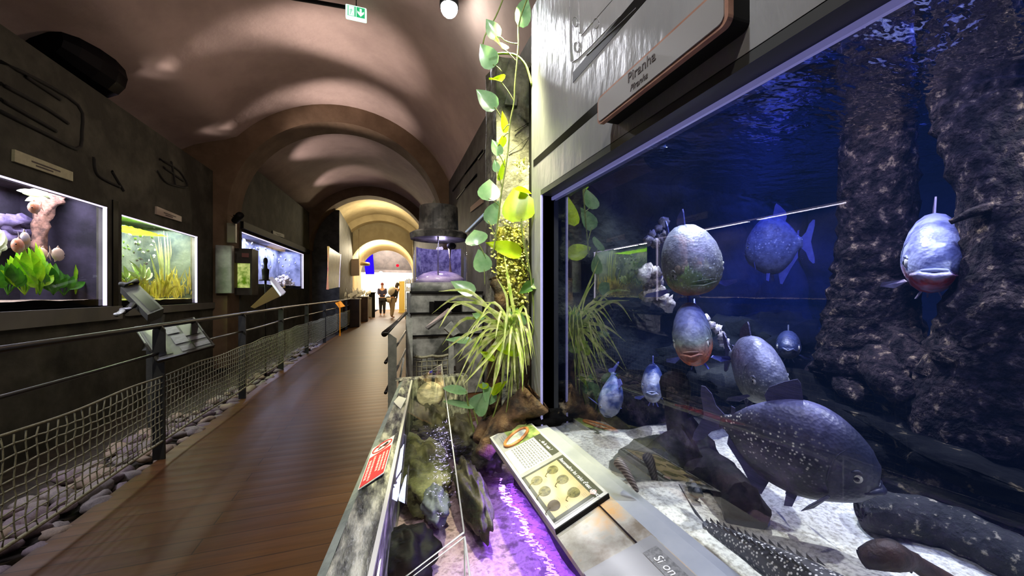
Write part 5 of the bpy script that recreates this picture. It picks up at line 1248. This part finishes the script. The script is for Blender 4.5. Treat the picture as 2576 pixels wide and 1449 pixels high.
# ================================================================= READING STANDS AT THE FENCE
m_stand = M('grey stand metal', c(72, 74, 67), c(58, 60, 55), 10, rough=.5, metal=.1); m_sheet = M('printed sheet', c(112, 112, 118), c(92, 92, 98), 30, rough=.5)
m_blackm = M('black insert', c(12, 12, 12), rough=.3)
def plane4(px, ds): return [at_d(x, y, d) for (x, y), d in zip(px, ds)]
def tiltboard(name, label, px, ds, th, mat, prints, post=None, cat='information board'):
    q = plane4(px, ds); ce = sum(q, V()) / 4
    n = (q[1] - q[0]).cross(q[3] - q[0]).normalized()
    if n.dot(CAM - ce) < 0: n = -n
    t = thing(name, label, cat, (ce.x, ce.y, 0))
    MB().prism(q, n * -th).build('board', mat, t)
    def qp(s, v, h): return q[0].lerp(q[1], s).lerp(q[3].lerp(q[2], s), v) + n * h
    for (s0, s1, v0, v1, m, nm) in prints: MB().poly([qp(s0, v0, .003), qp(s1, v0, .003), qp(s1, v1, .003), qp(s0, v1, .003)]).build(nm, m, t)
    mb = MB(); 
    for a, b in ((0, 1), (1, 2), (2, 3), (3, 0)): mb.tube([q[a], q[b]], .009, 6)
    mb.build('frame', mat, t)
    if post: 
        m = MB(); m.box((post[0] - .03, post[1] - .03, 0), (post[0] + .03, post[1] + .03, post[2])); m.tube([V((post[0], post[1], post[2] - .03)), ce - n * th], .02, 8); m.build('post', m_stand, t)
    return t
tiltboard('reading_panel', 'tilted grey reading panel with printed sheets on the fence before the second left aquarium', [(340, 824), (487, 800), (538, 869), (396, 908)], [2.95, 3.2, 2.78, 2.55], .02, m_stand,
          [(.06, .30, .05, .92, m_blackm, 'dark_insert'), (.40, .62, .08, .40, m_sheet, 'printed_sheet'), (.42, .66, .46, .72, m_sheet, 'printed_sheet'), (.45, .68, .80, .94, m_sheet, 'printed_sheet'), (.66, .95, .1, .55, M('dark picture', c(44, 44, 46), rough=.4), 'picture'), (.68, .97, .62, .72, m_sheet, 'printed_sheet'), (.70, .98, .8, .92, m_sheet, 'printed_sheet')], None)
q = plane4([(303, 722), (345, 712), (412, 776), (372, 792)], [3.45, 3.6, 3.35, 3.2]); n = (q[1] - q[0]).cross(q[3] - q[0]).normalized()
if n.z < 0: n = -n
t = thing('viewing_stand', 'grey tilted viewing stand with a black slot and eyepiece, left of the printed reading panel', 'display stand', (q[2].x, q[2].y, 0))
MB().prism(q, n * -.06).build('housing', m_stand, t)
def qq(s, v, h): return q[0].lerp(q[1], s).lerp(q[3].lerp(q[2], s), v) + n * h
MB().poly([qq(.25, .3, .003), qq(.85, .3, .003), qq(.85, .95, .003), qq(.25, .95, .003)]).build('black_slot', m_blackm, t)
mb = MB(); mb.tube([qq(.05, 0, .02), qq(.95, 0, .02)], .03, 10); mb.build('top_roll', m_stand, t)
a_, b_ = at_d(335, 768, 3.28), at_d(292, 792, 3.1); mb = MB(); mb.tube([a_, a_.lerp(b_, .6)], .03, 10); mb.mat(1).tube([a_.lerp(b_, .6), b_], [.022, .02], 10); mb.build('eyepiece', [m_blackm, m_galv], t)
pz = min(p.z for p in q); pc = (q[2] + q[3]) / 2
MB().prism([q[3] - n * .06, q[2] - n * .06, V((pc.x + .02, pc.y, pc.z - .34)), V((pc.x - .10, pc.y, pc.z - .34))], (0, .03, 0)).build('bracket', m_stand, t)
MB().box((pc.x - .07, pc.y + .0, 0), (pc.x - .01, pc.y + .03, pc.z - .3)).build('post', m_stand, t)
# stand with the dark bottle-shaped model
t = thing('display_stand', 'slanted bright display board on a brown bracket in front of the bluish aquarium', 'display stand', at_d(690, 740, 5.2).to_2d().to_3d())
q = plane4([(676, 698), (686, 696), (719, 734), (708, 741)], [5.35, 5.5, 5.1, 4.95]); n = (q[1] - q[0]).cross(q[3] - q[0]).normalized()
MB().prism(q, n * .03).build('board', M('lit display board', c(220, 222, 250), rough=.3, emit=.25), t)
q2 = [at_d(x, y, 5.25) for x, y in ((690, 716), (712, 742), (640, 776), (630, 772))]; MB().prism(q2, (0, .05, 0)).build('bracket', M('brown bracket', c(96, 72, 30), rough=.6), t)
mb = MB(); p = at_d(668, 706, 5.3); s = 5.3 / FPX
mb.lathe(p, [(14 * s, 0), (14 * s, 2 * s), (7 * s, 3 * s), (7.5 * s, 16 * s), (8 * s, 25 * s), (8 * s, 28 * s), (4.5 * s, 31 * s), (3.5 * s, 40 * s), (5 * s, 48 * s), (4.5 * s, 54 * s), (2 * s, 58 * s)], 14)
mb.tube([p, V((p.x, p.y, .0))], .015, 8)
tag(mb.build('bottle_model', m_black), 'black bottle-shaped silhouette standing in front of the bluish aquarium', 'model')
# ================================================================= RIGHT MIDDLE: ROUND TANK, PEDESTAL, GATE
pd = thing('pedestal', 'dark mottled stone pedestal carrying the round glass tank', 'pedestal', (.66, 4.75, 0))
xl = at_y(1033, 740, 4.3).x
m_ped = M('mottled dark stone', c(92, 96, 92), c(165, 168, 162), 4.5, lo=.4, hi=.66, rough=.5, bump=.25, bscale=14)
MB().cbox((xl, 4.3, 0), (1.08, 5.3, 1.2), .012).build('body', m_ped, pd)
mb = MB()
for py in (787, 843): z = at_y(1100, py, 4.3).z; mb.box((xl - .01, 4.28, z - .008), (1.08, 4.3, z + .008))
mb.box((xl - .01, 4.28, 1.185), (1.08, 4.3, 1.21)); mb.build('band', m_black, pd)
a, b = at_y(1092, 757, 4.29), at_y(1160, 781, 4.29); MB().box((a.x, 4.27, b.z), (b.x, 4.3, a.z)).build('screen', m_blackgloss, pd)
a, b = at_y(1080, 759, 4.29), at_y(1091, 786, 4.29); MB().box((a.x, 4.27, b.z), (b.x, 4.3, a.z)).build('slot', m_black, pd)
cx, cy, cr = .64, 4.78, .34
ct = thing('cylinder_tank', 'round glass tank with a lilac dome and dark mottled canopy', 'aquarium', (cx, cy, 1.2))
zb, zt = at_d(1105, 712, 4.6).z, at_d(1105, 598, 4.6).z
MB().lathe((cx, cy, 0), [(cr + .03, 1.2), (cr + .03, zb), (cr, zb + .005), (.02, zb + .006)], 36).build('base_ring', m_ped, ct)
MB().lathe((cx, cy, 0), [(cr, zb), (cr, zt)], 40, True, None, False).build('glass_wall', glass('cylinder pane', 1.5, (.92, .93, 1, 1), bump=.1, bscale=5), ct)
m_dome = M('lilac dome', c(150, 130, 190), c(226, 206, 236), 4, rough=.15, coat=.6, stretch=(1, 1, 3)); MB().lathe((cx, cy, zb + .006), [(cr * .94, 0), (cr * .88, .06), (cr * .66, .115), (cr * .35, .145), (.01, .155)], 36).build('dome', m_dome, ct)
MB().tube([(cx - .06, cy - .25, zb + .1), (cx - .06, cy - .25, zt)], .011, 8).build('post', m_white, ct)
m_purp = M('violet gravel wall', c(70, 66, 110), c(150, 150, 180), 14, rough=.5, bump=.6, bscale=40)
mb = MB(); mb.grid(lambda u, v: (cx + (cr - .04) * math.cos(PI * (.1 + .9 * u)), cy + (cr - .04) * math.sin(PI * (.1 + .9 * u)), lerp(zb, zt - .1, v)), 20, 8); mb.build('planted_back', m_purp, ct)
MB().tube([(cx + .12, cy - .05, zb + .12), (cx + .11, cy - .05, zt - .1)], .022, 8).build('pipe', M('cream pipe', c(196, 180, 140), rough=.5), ct)
mb = MB(); mb.ell((cx + .13, cy - .08, zt - .09), (.06, .05, .045), 12, 8); mb.build('pump', m_black, ct)
m_drum = M('mottled dark drum', c(34, 34, 33), c(120, 118, 112), 5, lo=.44, hi=.7, rough=.55, bump=.4, bscale=14)
zd = at_d(1090, 516, 4.6).z
MB().lathe((cx - .02, cy, 0), [(cr + .01, zt - .01), (cr + .02, zt + .06), (cr - .02, zt + .085), (cr - .09, zt + .09), (cr - .10, zd), (.02, zd)], 36, False).build('canopy', m_drum, ct)
lamp('round_tank_lamp', 'POINT', (cx, cy - .05, zt - .05), 5, c(215, 200, 255), size=.06)
# net across the pedestal foot
rn = thing('rope_net', 'coarse rope net across the foot of the dark pedestal', 'net', (.6, 4.2, .2))
mb = MB(); xs = [at_y(px, 900, 4.2).x for px in range(1035, 1150, 13)]; zs_ = [at_y(1100, py, 4.2).z for py in (896, 908, 920, 932, 945, 957)]
for z in zs_[1:]: mb.tube([(x, 4.2, z + .006 * (i % 2)) for i, x in enumerate(xs)], .006, 5)
for x in xs: mb.tube([(x, 4.2, z) for z in zs_], .006, 5)
mb.build('mesh', m_rope, rn); MB().tube([(x, 4.2, zs_[0] + .008 * math.sin(i * 2)) for i, x in enumerate(xs)], .016, 6).build('top_rope', m_rope, rn)
# twin-plate lectern on the pedestal front
le = thing('lectern', 'small steel lectern with a sloping plate in front of the dark pedestal', 'lectern', (.55, 4.1, 0))
q = plane4([(1072, 826), (1078, 830), (1138, 786), (1130, 778)], [4.0, 3.95, 4.1, 4.15]); n = (q[1] - q[0]).cross(q[3] - q[0]).normalized(); MB().prism(q, n * .02).build('plate', m_steel, le)
q = plane4([(1118, 826), (1136, 808), (1158, 836), (1140, 846)], [3.95, 4.05, 4.1, 4.0]); n = (q[1] - q[0]).cross(q[3] - q[0]).normalized(); MB().prism(q, n * .02).build('arm', m_galv, le)
p = at_d(1130, 835, 4.06); MB().box((p.x, p.y, 0), (p.x + .05, p.y + .05, p.z)).build('post', m_galv, le)
# gate / end of the right-hand railing
ga = thing('railing', 'galvanised railing end with dark handrail between walkway and pedestal', 'railing', (.05, 2.68, 0))
def post(y, px0, px1, ztop, nm='post'):
    x0, x1 = at_y(px0, 900, y).x, at_y(px1, 900, y).x
    m = MB(); m.prism([(x0, y, 0), (x1, y, 0), (x1, y, ztop - .045), (x0, y, ztop)], (0, .014, 0)); m.build(nm, m_galv, ga)
post(2.68, 976, 998, at_y(985, 836, 2.68).z); post(4.0, 1021, 1038, at_y(1030, 792, 4.0).z)
h0, h1 = at_d(967, 840, 2.5), at_d(1021, 788, 4.2)
MB().tube([h0, h1], .021, 10).build('handrail', m_rail, ga)
for py in (912, 988):
    p = at_d(970, py, 2.55); MB().tube([p, p + (h1 - h0)], .012, 8).build('lower_rail', m_rail, ga)
q = plane4([(1002, 962), (1014, 898), (1018, 902), (1006, 970)], [2.75, 3.0, 3.0, 2.75]); MB().prism(q, (.0, .01, 0)).build('kick_plate', M('pale kick plate', c(190, 192, 188), c(150, 152, 148), 60, rough=.5), ga)
# lit ledge of another aquarium on the right wall and its name plate
mb = MB(); mb.tube([at_x(1172, 583, 1.08), at_x(1226, 530, 1.08)], .012, 6)
tag(mb.build('tank_light', M('pale blue tube', c(200, 214, 230), rough=.3, emit=.5, ecol=c(190, 210, 235))), 'pale blue light edge of an aquarium on the right wall behind the plants', 'light')
mb = MB(); mb.prism([at_x(x, y, 1.085) for x, y in ((1183, 521), (1214, 494), (1214, 510), (1183, 534))], (.015, 0, 0))
tag(mb.build('name_plate', M('tan plate', c(150, 124, 108), rough=.5)), 'tan name plate on the right wall above the pale blue light edge', 'sign')
mb = MB()
for (x0, y0), (x1, y1) in (((1140, 480), (1215, 380)), ((1150, 500), (1200, 440)), ((1205, 400), (1238, 360))): mb.tube([at_x(x0, y0, 1.098), at_x(x1, y1, 1.098)], .02, 6)
struct(mb.build('trim_11', m_black, origin=(0, 0, 0)))

# ================================================================= CEILING FIXTURES
m_exitw = emi('exit sign white', c(215, 255, 230), 1.5); m_exitg = emi('exit sign green', c(60, 205, 130), .9); m_exitl = emi('exit sign pale green', c(160, 235, 195), 1.0)
def exitsign(label, px0, py0, px1, py1, Y):
    a, b = at_y(px0, py0, Y), at_y(px1, py1, Y); w, h = b.x - a.x, a.z - b.z
    t = thing('exit_sign', label, 'exit sign', ((a.x + b.x) / 2, Y, b.z))
    MB().cbox((a.x, Y, b.z), (b.x, Y + .05, a.z), .006).build('housing', m_exitw, t)
    def q(u0, u1, v0, v1, y=Y - .002): return [(a.x + w * u0, y, b.z + h * v0), (a.x + w * u1, y, b.z + h * v0), (a.x + w * u1, y, b.z + h * v1), (a.x + w * u0, y, b.z + h * v1)]
    mb = MB(); mb.poly(q(.52, .92, .1, .9)); mb.poly(q(.44, .49, .1, .9)); mb.mat(1).poly(q(.09, .44, .1, .9)); mb.build('green_field', [m_exitg, m_exitl], t)
    mb = MB(); P = lambda u, v: (a.x + w * u, Y - .004, b.z + h * v)
    mb.poly([P(.67, .8), P(.77, .8), P(.77, .5), P(.88, .62), P(.88, .45), P(.72, .18), P(.56, .45), P(.56, .62), P(.67, .5)])
    mb.poly([P(.16, .14), P(.40, .14), P(.40, .86), P(.16, .86)]); mb.mat(1)
    mb.poly([P(.27 + .03 * math.cos(k), .74 + .05 * math.sin(k)) for k in [2 * PI * i / 10 for i in range(10)]])
    mb.mat(1); y2 = -.002
    for pts in (((.25, .64), (.31, .64), (.29, .40), (.23, .42)), ((.23, .42), (.27, .42), (.25, .2), (.21, .2)), ((.27, .42), (.29, .38), (.37, .22), (.34, .2)), ((.30, .62), (.36, .52), (.35, .49), (.29, .57)), ((.25, .62), (.19, .54), (.20, .50), (.26, .57))):
        mb.poly([(P(*p)[0], Y - .006, P(*p)[2]) for p in pts])
    mb.build('pictogram', [m_exitw, m_exitl], t)
    m = MB(); m.tube([((a.x + b.x) / 2, Y + .025, a.z), ((a.x + b.x) / 2, Y + .025, a.z + .12)], .008, 6); m.build('hanger', m_black, t)
exitsign('green exit sign with a running figure and arrow hanging nearest under the vault', 869, 8, 922, 52, 4.25)
exitsign('small green exit sign beyond the first arch', 930, 333, 961, 351, 7.9)
ctb = MB(); ctb.tube(curve([at_y(600, -40, 4.35), at_y(700, -12, 4.35), at_y(800, 6, 4.35), at_y(868, 18, 4.35), at_y(900, 26, 4.35)], 20), .02, 8)
tag(ctb.build('cable_conduit', m_black), 'dark cable conduit running across the vault to the nearest exit sign', 'conduit')
ctb = MB(); ctb.tube(curve([at_y(815, 318, 8.0), at_y(870, 320, 8.0), at_y(935, 328, 8.0)], 10), .02, 8)
tag(ctb.build('cable_conduit', m_black), 'dark cable conduit above the small exit sign beyond the first arch', 'conduit')
cl = thing('ceiling_lamp', 'glaring white spotlight on the vault above the hanging vine', 'light', at_d(1130, 20, 3.3))
p = at_d(1130, 20, 3.3)
mb = MB(); mb.ell(p, (.075, .075, .08), 16, 10); mb.build('bulb', emi('spot glare', c(255, 252, 245), 60), cl)
mb = MB(); mb.lathe(p + V((0, 0, .03)), [(.085, -.02), (.08, .08), (.04, .12), (.02, .2)], 16); mb.build('housing', m_black, cl)

# ================================================================= FAR END: DISPLAYS, SHOP, VISITORS
fa = thing('wall_aquarium', 'narrow olive glowing aquarium let into the far left masonry block', 'aquarium', (-1.42, 14, 1.2))
q = [at_x(x, y, -1.412) for x, y in ((826, 620), (857, 640), (853, 722), (824, 728))]
MB().poly(q).build('glass_front', M('olive glow', c(40, 44, 22), c(96, 96, 50), 5, rough=.4, emit=.2), fa)
MB().tube([q[1], q[2]], .015, 6).build('lit_edge', m_ledge_lit, fa); MB().tube([q[0], q[3]], .03, 6).build('red_edge', M('pinkish lit edge', c(220, 120, 130), c(210, 190, 110), 2, rough=.4, emit=.7), fa)
hb = MB(); q = [at_d(x, y, 15.2) for x, y in ((862, 652), (903, 651), (904, 693), (862, 696))]; hb.prism(q, (0, .08, 0)); hb.tube([q[0], q[0] + V((0, 0, 1.2))], .012, 6); hb.tube([q[1], q[1] + V((0, 0, 1.2))], .012, 6)
tag(hb.build('hanging_board', M('beige board', c(158, 136, 118), rough=.7)), 'plain beige board hanging before the bright archway', 'board')
m_dark_wood = M('dark counter', c(70, 48, 36), c(50, 34, 26), 5, rough=.5); m_paper = M('pale leaflets', c(236, 232, 220), rough=.6)
def counter(label, px, d, w, h, seed):
    p = at_d(px, 735, d); rr = random.Random(seed); t = thing('display_counter', label, 'counter', (p.x, p.y, 0))
    MB().cbox((p.x - w / 2, p.y, 0), (p.x + w / 2, p.y + .8, h), .01).build('cabinet', m_dark_wood, t)
    MB().box((p.x - w / 2 - .02, p.y - .02, h), (p.x + w / 2 + .02, p.y + .82, h + .03)).build('top', m_paper, t)
    mb = MB()
    for i in range(9):
        x = p.x + rr.uniform(-w / 2, w / 2); y = p.y + rr.uniform(0, .7); mb.obox((x, y, h + .12 + rr.uniform(0, .12)), V((.1, .02, .05)), V((-.02, .1, .04)), V((0, -.004, .008)))
    mb.build('leaflet_rack', m_paper, t)
    mb = MB()
    for i in range(5): x = p.x - w / 2 + w * i / 4; mb.tube([(x, p.y, h), (x - .1, p.y + .3, h + .38)], .012, 6)
    mb.build('rack_frame', m_steel, t); return t
counter('display counter with leaflets nearest on the left before the archway', 876, 12.6, .7, .95, 1)
counter('second display counter with leaflets closer to the archway', 905, 15, .6, 1.0, 2)
m_boxp = M('orange notice', c(240, 150, 20), rough=.5, emit=.35, ecol=c(240, 140, 10))
mb = MB(); q = plane4([(843, 762), (857, 757), (868, 770), (853, 774)], [10.2, 10.4, 10.1, 9.9]); mb.prism(q, (0, .02, -.01)); p = sum(q, V()) / 4; mb.tube([p, V((p.x, p.y, 0))], .02, 6)
tag(mb.build('notice_stand', m_boxp), 'small orange tilted notice on a stand at the far end of the fence', 'notice')
mb = MB(); p = at_d(918, 668, 17); mb.lathe(p, [(.2, 0), (.22, .06), (.2, .14), (.1, .16)], 16); mb.tube([p + V((0, 0, .1)), p + V((0, 0, 1.0))], .01, 6)
tag(mb.build('pendant_lamp', M('olive shade', c(110, 90, 50), rough=.4)), 'olive drum lamp hanging left of the bright archway', 'light')
bl = MB(); q = [at_d(x, y, 23) for x, y in ((914, 650), (938, 636), (942, 690), (920, 690))]; bl.prism(q, (0, .05, 0))
tag(bl.build('blue_panel', emi('deep blue glow', c(50, 20, 255), 1.0)), 'deep blue glowing panel in the room beyond the archway', 'panel')
mb = MB(); mb.ell(at_d(1000, 668, 22.5), (.09, .09, .09), 12, 8); tag(mb.build('red_lamp', emi('red glow', c(255, 20, 40), 2.5)), 'small red lamp glowing in the room beyond the archway', 'light')
mb = MB(); mb.ell(at_d(958, 692, 24.0), (.18, .18, .26), 14, 9); tag(mb.build('globe_lamp', emi('globe white', c(255, 250, 235), 3)), 'bright white globe lamp in the shop beyond the archway', 'light')
mb = MB(); p = at_d(1011, 745, 21.5); mb.box((p.x - .16, p.y, 0), (p.x + .16, p.y + .1, 1.85)); mb.box((p.x - .2, p.y - .05, 0), (p.x + .2, p.y + .15, .05))
tag(mb.build('banner_stand', M('yellow banner', c(250, 225, 130), rough=.6)), 'upright yellow banner stand at the right of the shop entrance', 'banner')
mb = MB(); p = at_d(1030, 745, 16.5)
for k in range(5): mb.box((p.x - .16, p.y, .15 + k * .36), (p.x + .2, p.y + .3, .18 + k * .36))
mb.box((p.x - .18, p.y, 0), (p.x - .15, p.y + .3, 1.75)); mb.box((p.x + .19, p.y, 0), (p.x + .22, p.y + .3, 1.75))
rr = random.Random(3)
for k in range(5):
    for i in range(4): x = p.x - .12 + i * .08; mb.box((x, p.y + .05, .18 + k * .36), (x + .05, p.y + .2, .3 + k * .36 + rr.uniform(0, .08)))
tag(mb.build('postcard_rack', m_cream), 'cream merchandise rack at the right edge of the archway', 'rack')
mb = MB(); p = at_d(934, 740, 17.6); mb.box((p.x - .12, p.y, 0), (p.x + .16, p.y + .3, 1.15)); mb.box((p.x - .16, p.y - .04, 1.15), (p.x + .2, p.y + .34, 1.2))
tag(mb.build('dark_bollard', m_black), 'dark square pillar stand left of the visitors', 'stand')
mb = MB(); p = at_d(918, 755, 16.3)
for k in (0, 1): mb.box((p.x + .26 * k - .02, p.y, 0), (p.x + .26 * k + .02, p.y + .04, .95))
mb.box((p.x - .02, p.y, .93), (p.x + .28, p.y + .04, .97)); mb.box((p.x, p.y + .01, .1), (p.x + .26, p.y + .03, .9))
tag(mb.build('white_barrier', M('pale barrier', c(200, 196, 180), rough=.6)), 'pale low barrier at the end of the rope net', 'barrier')
m_skin = M('skin', c(196, 150, 124), rough=.6); m_hair = M('dark hair', c(30, 22, 18), c(46, 34, 28), 30, rough=.6)
def skinmesh(name, pts, edges, rad, mat, parent, root=0, lvl=2):
    me = bpy.data.meshes.new(name); o = LOC[parent.name] if parent else V((0, 0, 0))
    me.from_pydata([tuple(p) for p in pts], edges, []); ob = bpy.data.objects.new(name, me); COL.objects.link(ob); me.materials.append(mat)
    if parent: ob.parent = parent
    s = ob.modifiers.new('skin', 'SKIN'); s.use_smooth_shade = True
    for i, r in enumerate(rad): v = me.skin_vertices[0].data[i]; v.radius = r if hasattr(r, '__len__') else (r, r); v.use_root = (i == root)
    b = ob.modifiers.new('sub', 'SUBSURF'); b.levels = lvl - 1; b.render_levels = lvl; LOC[ob.name] = o; return ob
def person(label, loc, rz, h, top, bot, lean, hair_long, arms, hairm):
    """joints in units of body height, x = facing, then scaled; one continuous body with clothes as children"""
    t = thing('person', label, 'person', loc); t.rotation_euler = (0, 0, rz)
    sx, cx_ = math.sin(lean), math.cos(lean)
    hip = V((0, 0, .52))
    def up(d, y=0, f=0): return hip + V((sx * d + cx_ * f, y, cx_ * d - sx * f))
    J = [hip, up(.14), up(.27), up(.32), up(.36, 0, .015), up(.43, 0, .02), up(.46, 0, .015)]
    E = [(0, 1), (1, 2), (2, 3), (3, 4), (4, 5), (5, 6)]; Rd = [(.085, .06), (.078, .058), (.09, .06), .035, .034, (.046, .056), (.03, .035)]
    legs = []
    for s in (1, -1):
        b = len(J); J += [hip + V((0, s * .05, -.02)), hip + V((.015 + s * .02, s * .055, -.27)), V((-.01 + s * .03, s * .055, .04)), V((.07 + s * .03, s * .06, .015))]
        E += [(0, b), (b, b + 1), (b + 1, b + 2), (b + 2, b + 3)]; Rd += [.06, .04, .025, .02]
        b = len(J); a = arms[0 if s > 0 else 1]
        J += [up(.295, s * .105), up(a[0][0], s * a[0][1], a[0][2]), up(a[1][0], s * a[1][1], a[1][2]), up(a[2][0], s * a[2][1], a[2][2])]
        E += [(2, b), (b, b + 1), (b + 1, b + 2), (b + 2, b + 3)]; Rd += [.035, .028, .02, .018]
    k = h
    sk = lambda q: [p * k for p in q]; rs = lambda q, g: [tuple((x * k * g for x in r)) if hasattr(r, '__len__') else r * k * g for r in q]
    skinmesh('body', sk(J), E, rs(Rd, .92), m_skin, t)
    ti = [0, 1, 2] + [11, 12, 13 - 0] + [19, 20, 21]
    idx = {o: i for i, o in enumerate([0, 1, 2, 11, 12, 13, 19, 20, 21])}
    TJ = [J[i] for i in idx]; TR = [Rd[i] for i in idx]
    skinmesh('top', sk(TJ), [(0, 1), (1, 2), (2, 3), (3, 4), (4, 5), (2, 6), (6, 7), (7, 8)], rs(TR, 1.14), top, t)
    BI = [0, 7, 8, 9, 15, 16, 17]; skinmesh('trousers', sk([J[i] for i in BI]), [(0, 1), (1, 2), (2, 3), (0, 4), (4, 5), (5, 6)], rs([Rd[i] for i in BI], 1.22), bot, t)
    mb = MB(); o = LOC[t.name]; hc = J[5] * k
    mb.ell(o + hc + V((-.012 * k, 0, .022 * k)), (.058 * k, .05 * k, .056 * k), 14, 10)
    if hair_long: mb.ell(o + hc + V((-.045 * k, 0, -.05 * k)), (.04 * k, .055 * k, .10 * k), 12, 8)
    mb.build('hair', hairm, t)
    mb = MB()
    for s in (1, -1): mb.ell(o + hc + V((.05 * k, s * .018 * k, -.004 * k)), (.006 * k, .008 * k, .006 * k), 8, 6)
    mb.build('eye', m_pupil, t)
    mb = MB(); mb.ell(o + hc + V((.056 * k, 0, -.018 * k)), (.012 * k, .009 * k, .016 * k), 8, 6); mb.build('nose', m_skin, t)
    return t, lambda d, y=0, f=0: o + Matrix.Rotation(rz, 3, 'Z') @ (up(d, y, f) * k)
down = [(.16, .125, .01), (.03, .13, .05), (-.03, .125, .07)]; fwd = [(.17, .12, .04), (.13, .07, .14), (.13, .05, .18)]
m_bl = M('black jacket', c(34, 32, 30), rough=.8); m_khaki = M('beige trousers', c(176, 160, 136), rough=.8); m_navy = M('navy clothes', c(34, 34, 62), c(52, 48, 84), 6, rough=.8); m_blkt = M('dark trousers', c(20, 20, 34), rough=.8)
p1 = at_d(986, 795, 17.3); P1, f1 = person('stooping visitor in black jacket and beige trousers wearing a white backpack', (p1.x, p1.y, 0), math.radians(35), 1.70, m_bl, m_khaki, .42, True, (down, down), m_hair)
p2 = at_d(962, 785, 19.2); P2, f2 = person('visitor in navy clothes and red cap standing facing the viewer', (p2.x, p2.y, 0), math.radians(-95), 1.66, m_navy, m_blkt, .05, False, (fwd, fwd), M('red cap', c(110, 44, 44), rough=.7))
mb = MB(); ce = f1(.2, 0, -.10); mb.ell(ce, (.16, .17, .22), 16, 10, .1, 2, Matrix.Rotation(.35, 3, 'Y')); tag(mb.build('backpack', M('white backpack', c(222, 216, 206), rough=.7)), 'white backpack carried by the stooping visitor', 'bag')
mb = MB(); ce = f1(-.02, .14, -.02); mb.ell(ce, (.15, .1, .14), 14, 9, .12, 2); mb.tube([ce + V((0, 0, .1)), f1(.28, .06, .0)], .015, 6); tag(mb.build('shoulder_bag', m_bl), 'dark shoulder bag at the hip of the stooping visitor', 'bag')
# ================================================================= LIGHT AND CAMERA
# wall-washers on top of the left wall
lw = c(255, 232, 224)
for y in (3.2, 5.0, 6.6):
    for tx, tz, pw, sz in ((-2.35, 3.75, .6, .9), (-1.85, 4.15, 6, .8), (-1.1, 4.40, 120, .52), (-.4, 4.43, 400, .55)):
        lamp('wall_washer', 'SPOT', (-2.78, y, 3.13), pw, lw, (tx, y + .12, tz), .04, sz, .9)
for y, pw in ((8.6, 40), (10.6, 40)):
    lamp('wall_washer', 'SPOT', (-2.0 + bend(y), y, 3.2), pw, c(255, 230, 226), (-1.3 + bend(y), y + .2, 4.4), .05, 1.1, .8)
lamp('vault_spot', 'SPOT', at_d(1130, 26, 3.3) + V((-.03, -.05, -.12)), 520, c(245, 245, 255), (.6, 1.25, 2.15), .04, .9, .8)
lamp('vault_glow', 'POINT', at_d(1130, 26, 3.3) + V((0, -.1, -.2)), 4, c(255, 245, 235), size=.06)
lamp('fill_spot', 'SPOT', (-.7, -.8, 4.1), 250, c(255, 240, 224), (-.3, 3.2, .6), .08, 1.5, .9)  # added spot behind the camera, general fill for floor and basin
lamp('fill_spot', 'SPOT', (-1.0, .3, 3.7), 210, c(248, 248, 255), (.6, .95, 2.0), .06, .8, .9)  # added spot from the walkway side, brightens the grey panel
lamp('fill_spot', 'SPOT', (-.5, 2.2, 3.9), 480, c(255, 246, 234), (.55, 4.2, .8), .06, .8, .8)  # added spot, brightens pedestal and gate
lamp('vault_fill', 'POINT', (-.6, 5.0, 3.0), 16, c(255, 224, 206), size=.12)  # weak added point light, lifts the vault
lamp('vault_fill', 'POINT', (-.3, 14.4, 3.6), 120, c(255, 236, 196), size=.12)  # bare point light under the ochre vault, no fixture built
lamp('archway_lamp', 'POINT', (-.5, 18.2, 3.1), 150, c(255, 240, 205), size=.1)
lamp('shop_lamp', 'AREA', (0, 24.2, 4.3), 900, c(255, 246, 228), (0, 24.2, 0), 3, sy=3)
lamp('shop_lamp', 'AREA', (.6, 25.6, 2.5), 300, c(255, 246, 228), (.3, 26.9, 1.0), 2, sy=.5)
w = bpy.data.worlds.new('World'); SC.world = w; w.use_nodes = True
bg = w.node_tree.nodes['Background']; bg.inputs[0].default_value = c(150, 145, 150); bg.inputs[1].default_value = .12
cd = bpy.data.cameras.new('Camera'); cam = bpy.data.objects.new('Camera', cd); COL.objects.link(cam)
cd.sensor_width = 36; cd.lens = FPX / 2576 * 36; cd.clip_start = .02; cd.clip_end = 100
cam.location = CAM; cam.rotation_euler = (PI / 2, 0, -YAW); cd.shift_y = (HY - 724.5) / 2576
SC.camera = cam
SC.view_settings.view_transform = 'Standard'; SC.view_settings.look = 'None'; SC.view_settings.exposure = .0
SC.cycles.use_adaptive_sampling = True; SC.cycles.adaptive_threshold = .02; SC.cycles.max_bounces = 6; SC.cycles.diffuse_bounces = 3; SC.cycles.glossy_bounces = 3; SC.cycles.transparent_max_bounces = 14; SC.cycles.transmission_bounces = 4; SC.cycles.volume_bounces = 0
SC.cycles.caustics_reflective = False; SC.cycles.caustics_refractive = False; SC.cycles.sample_clamp_indirect = 4.0
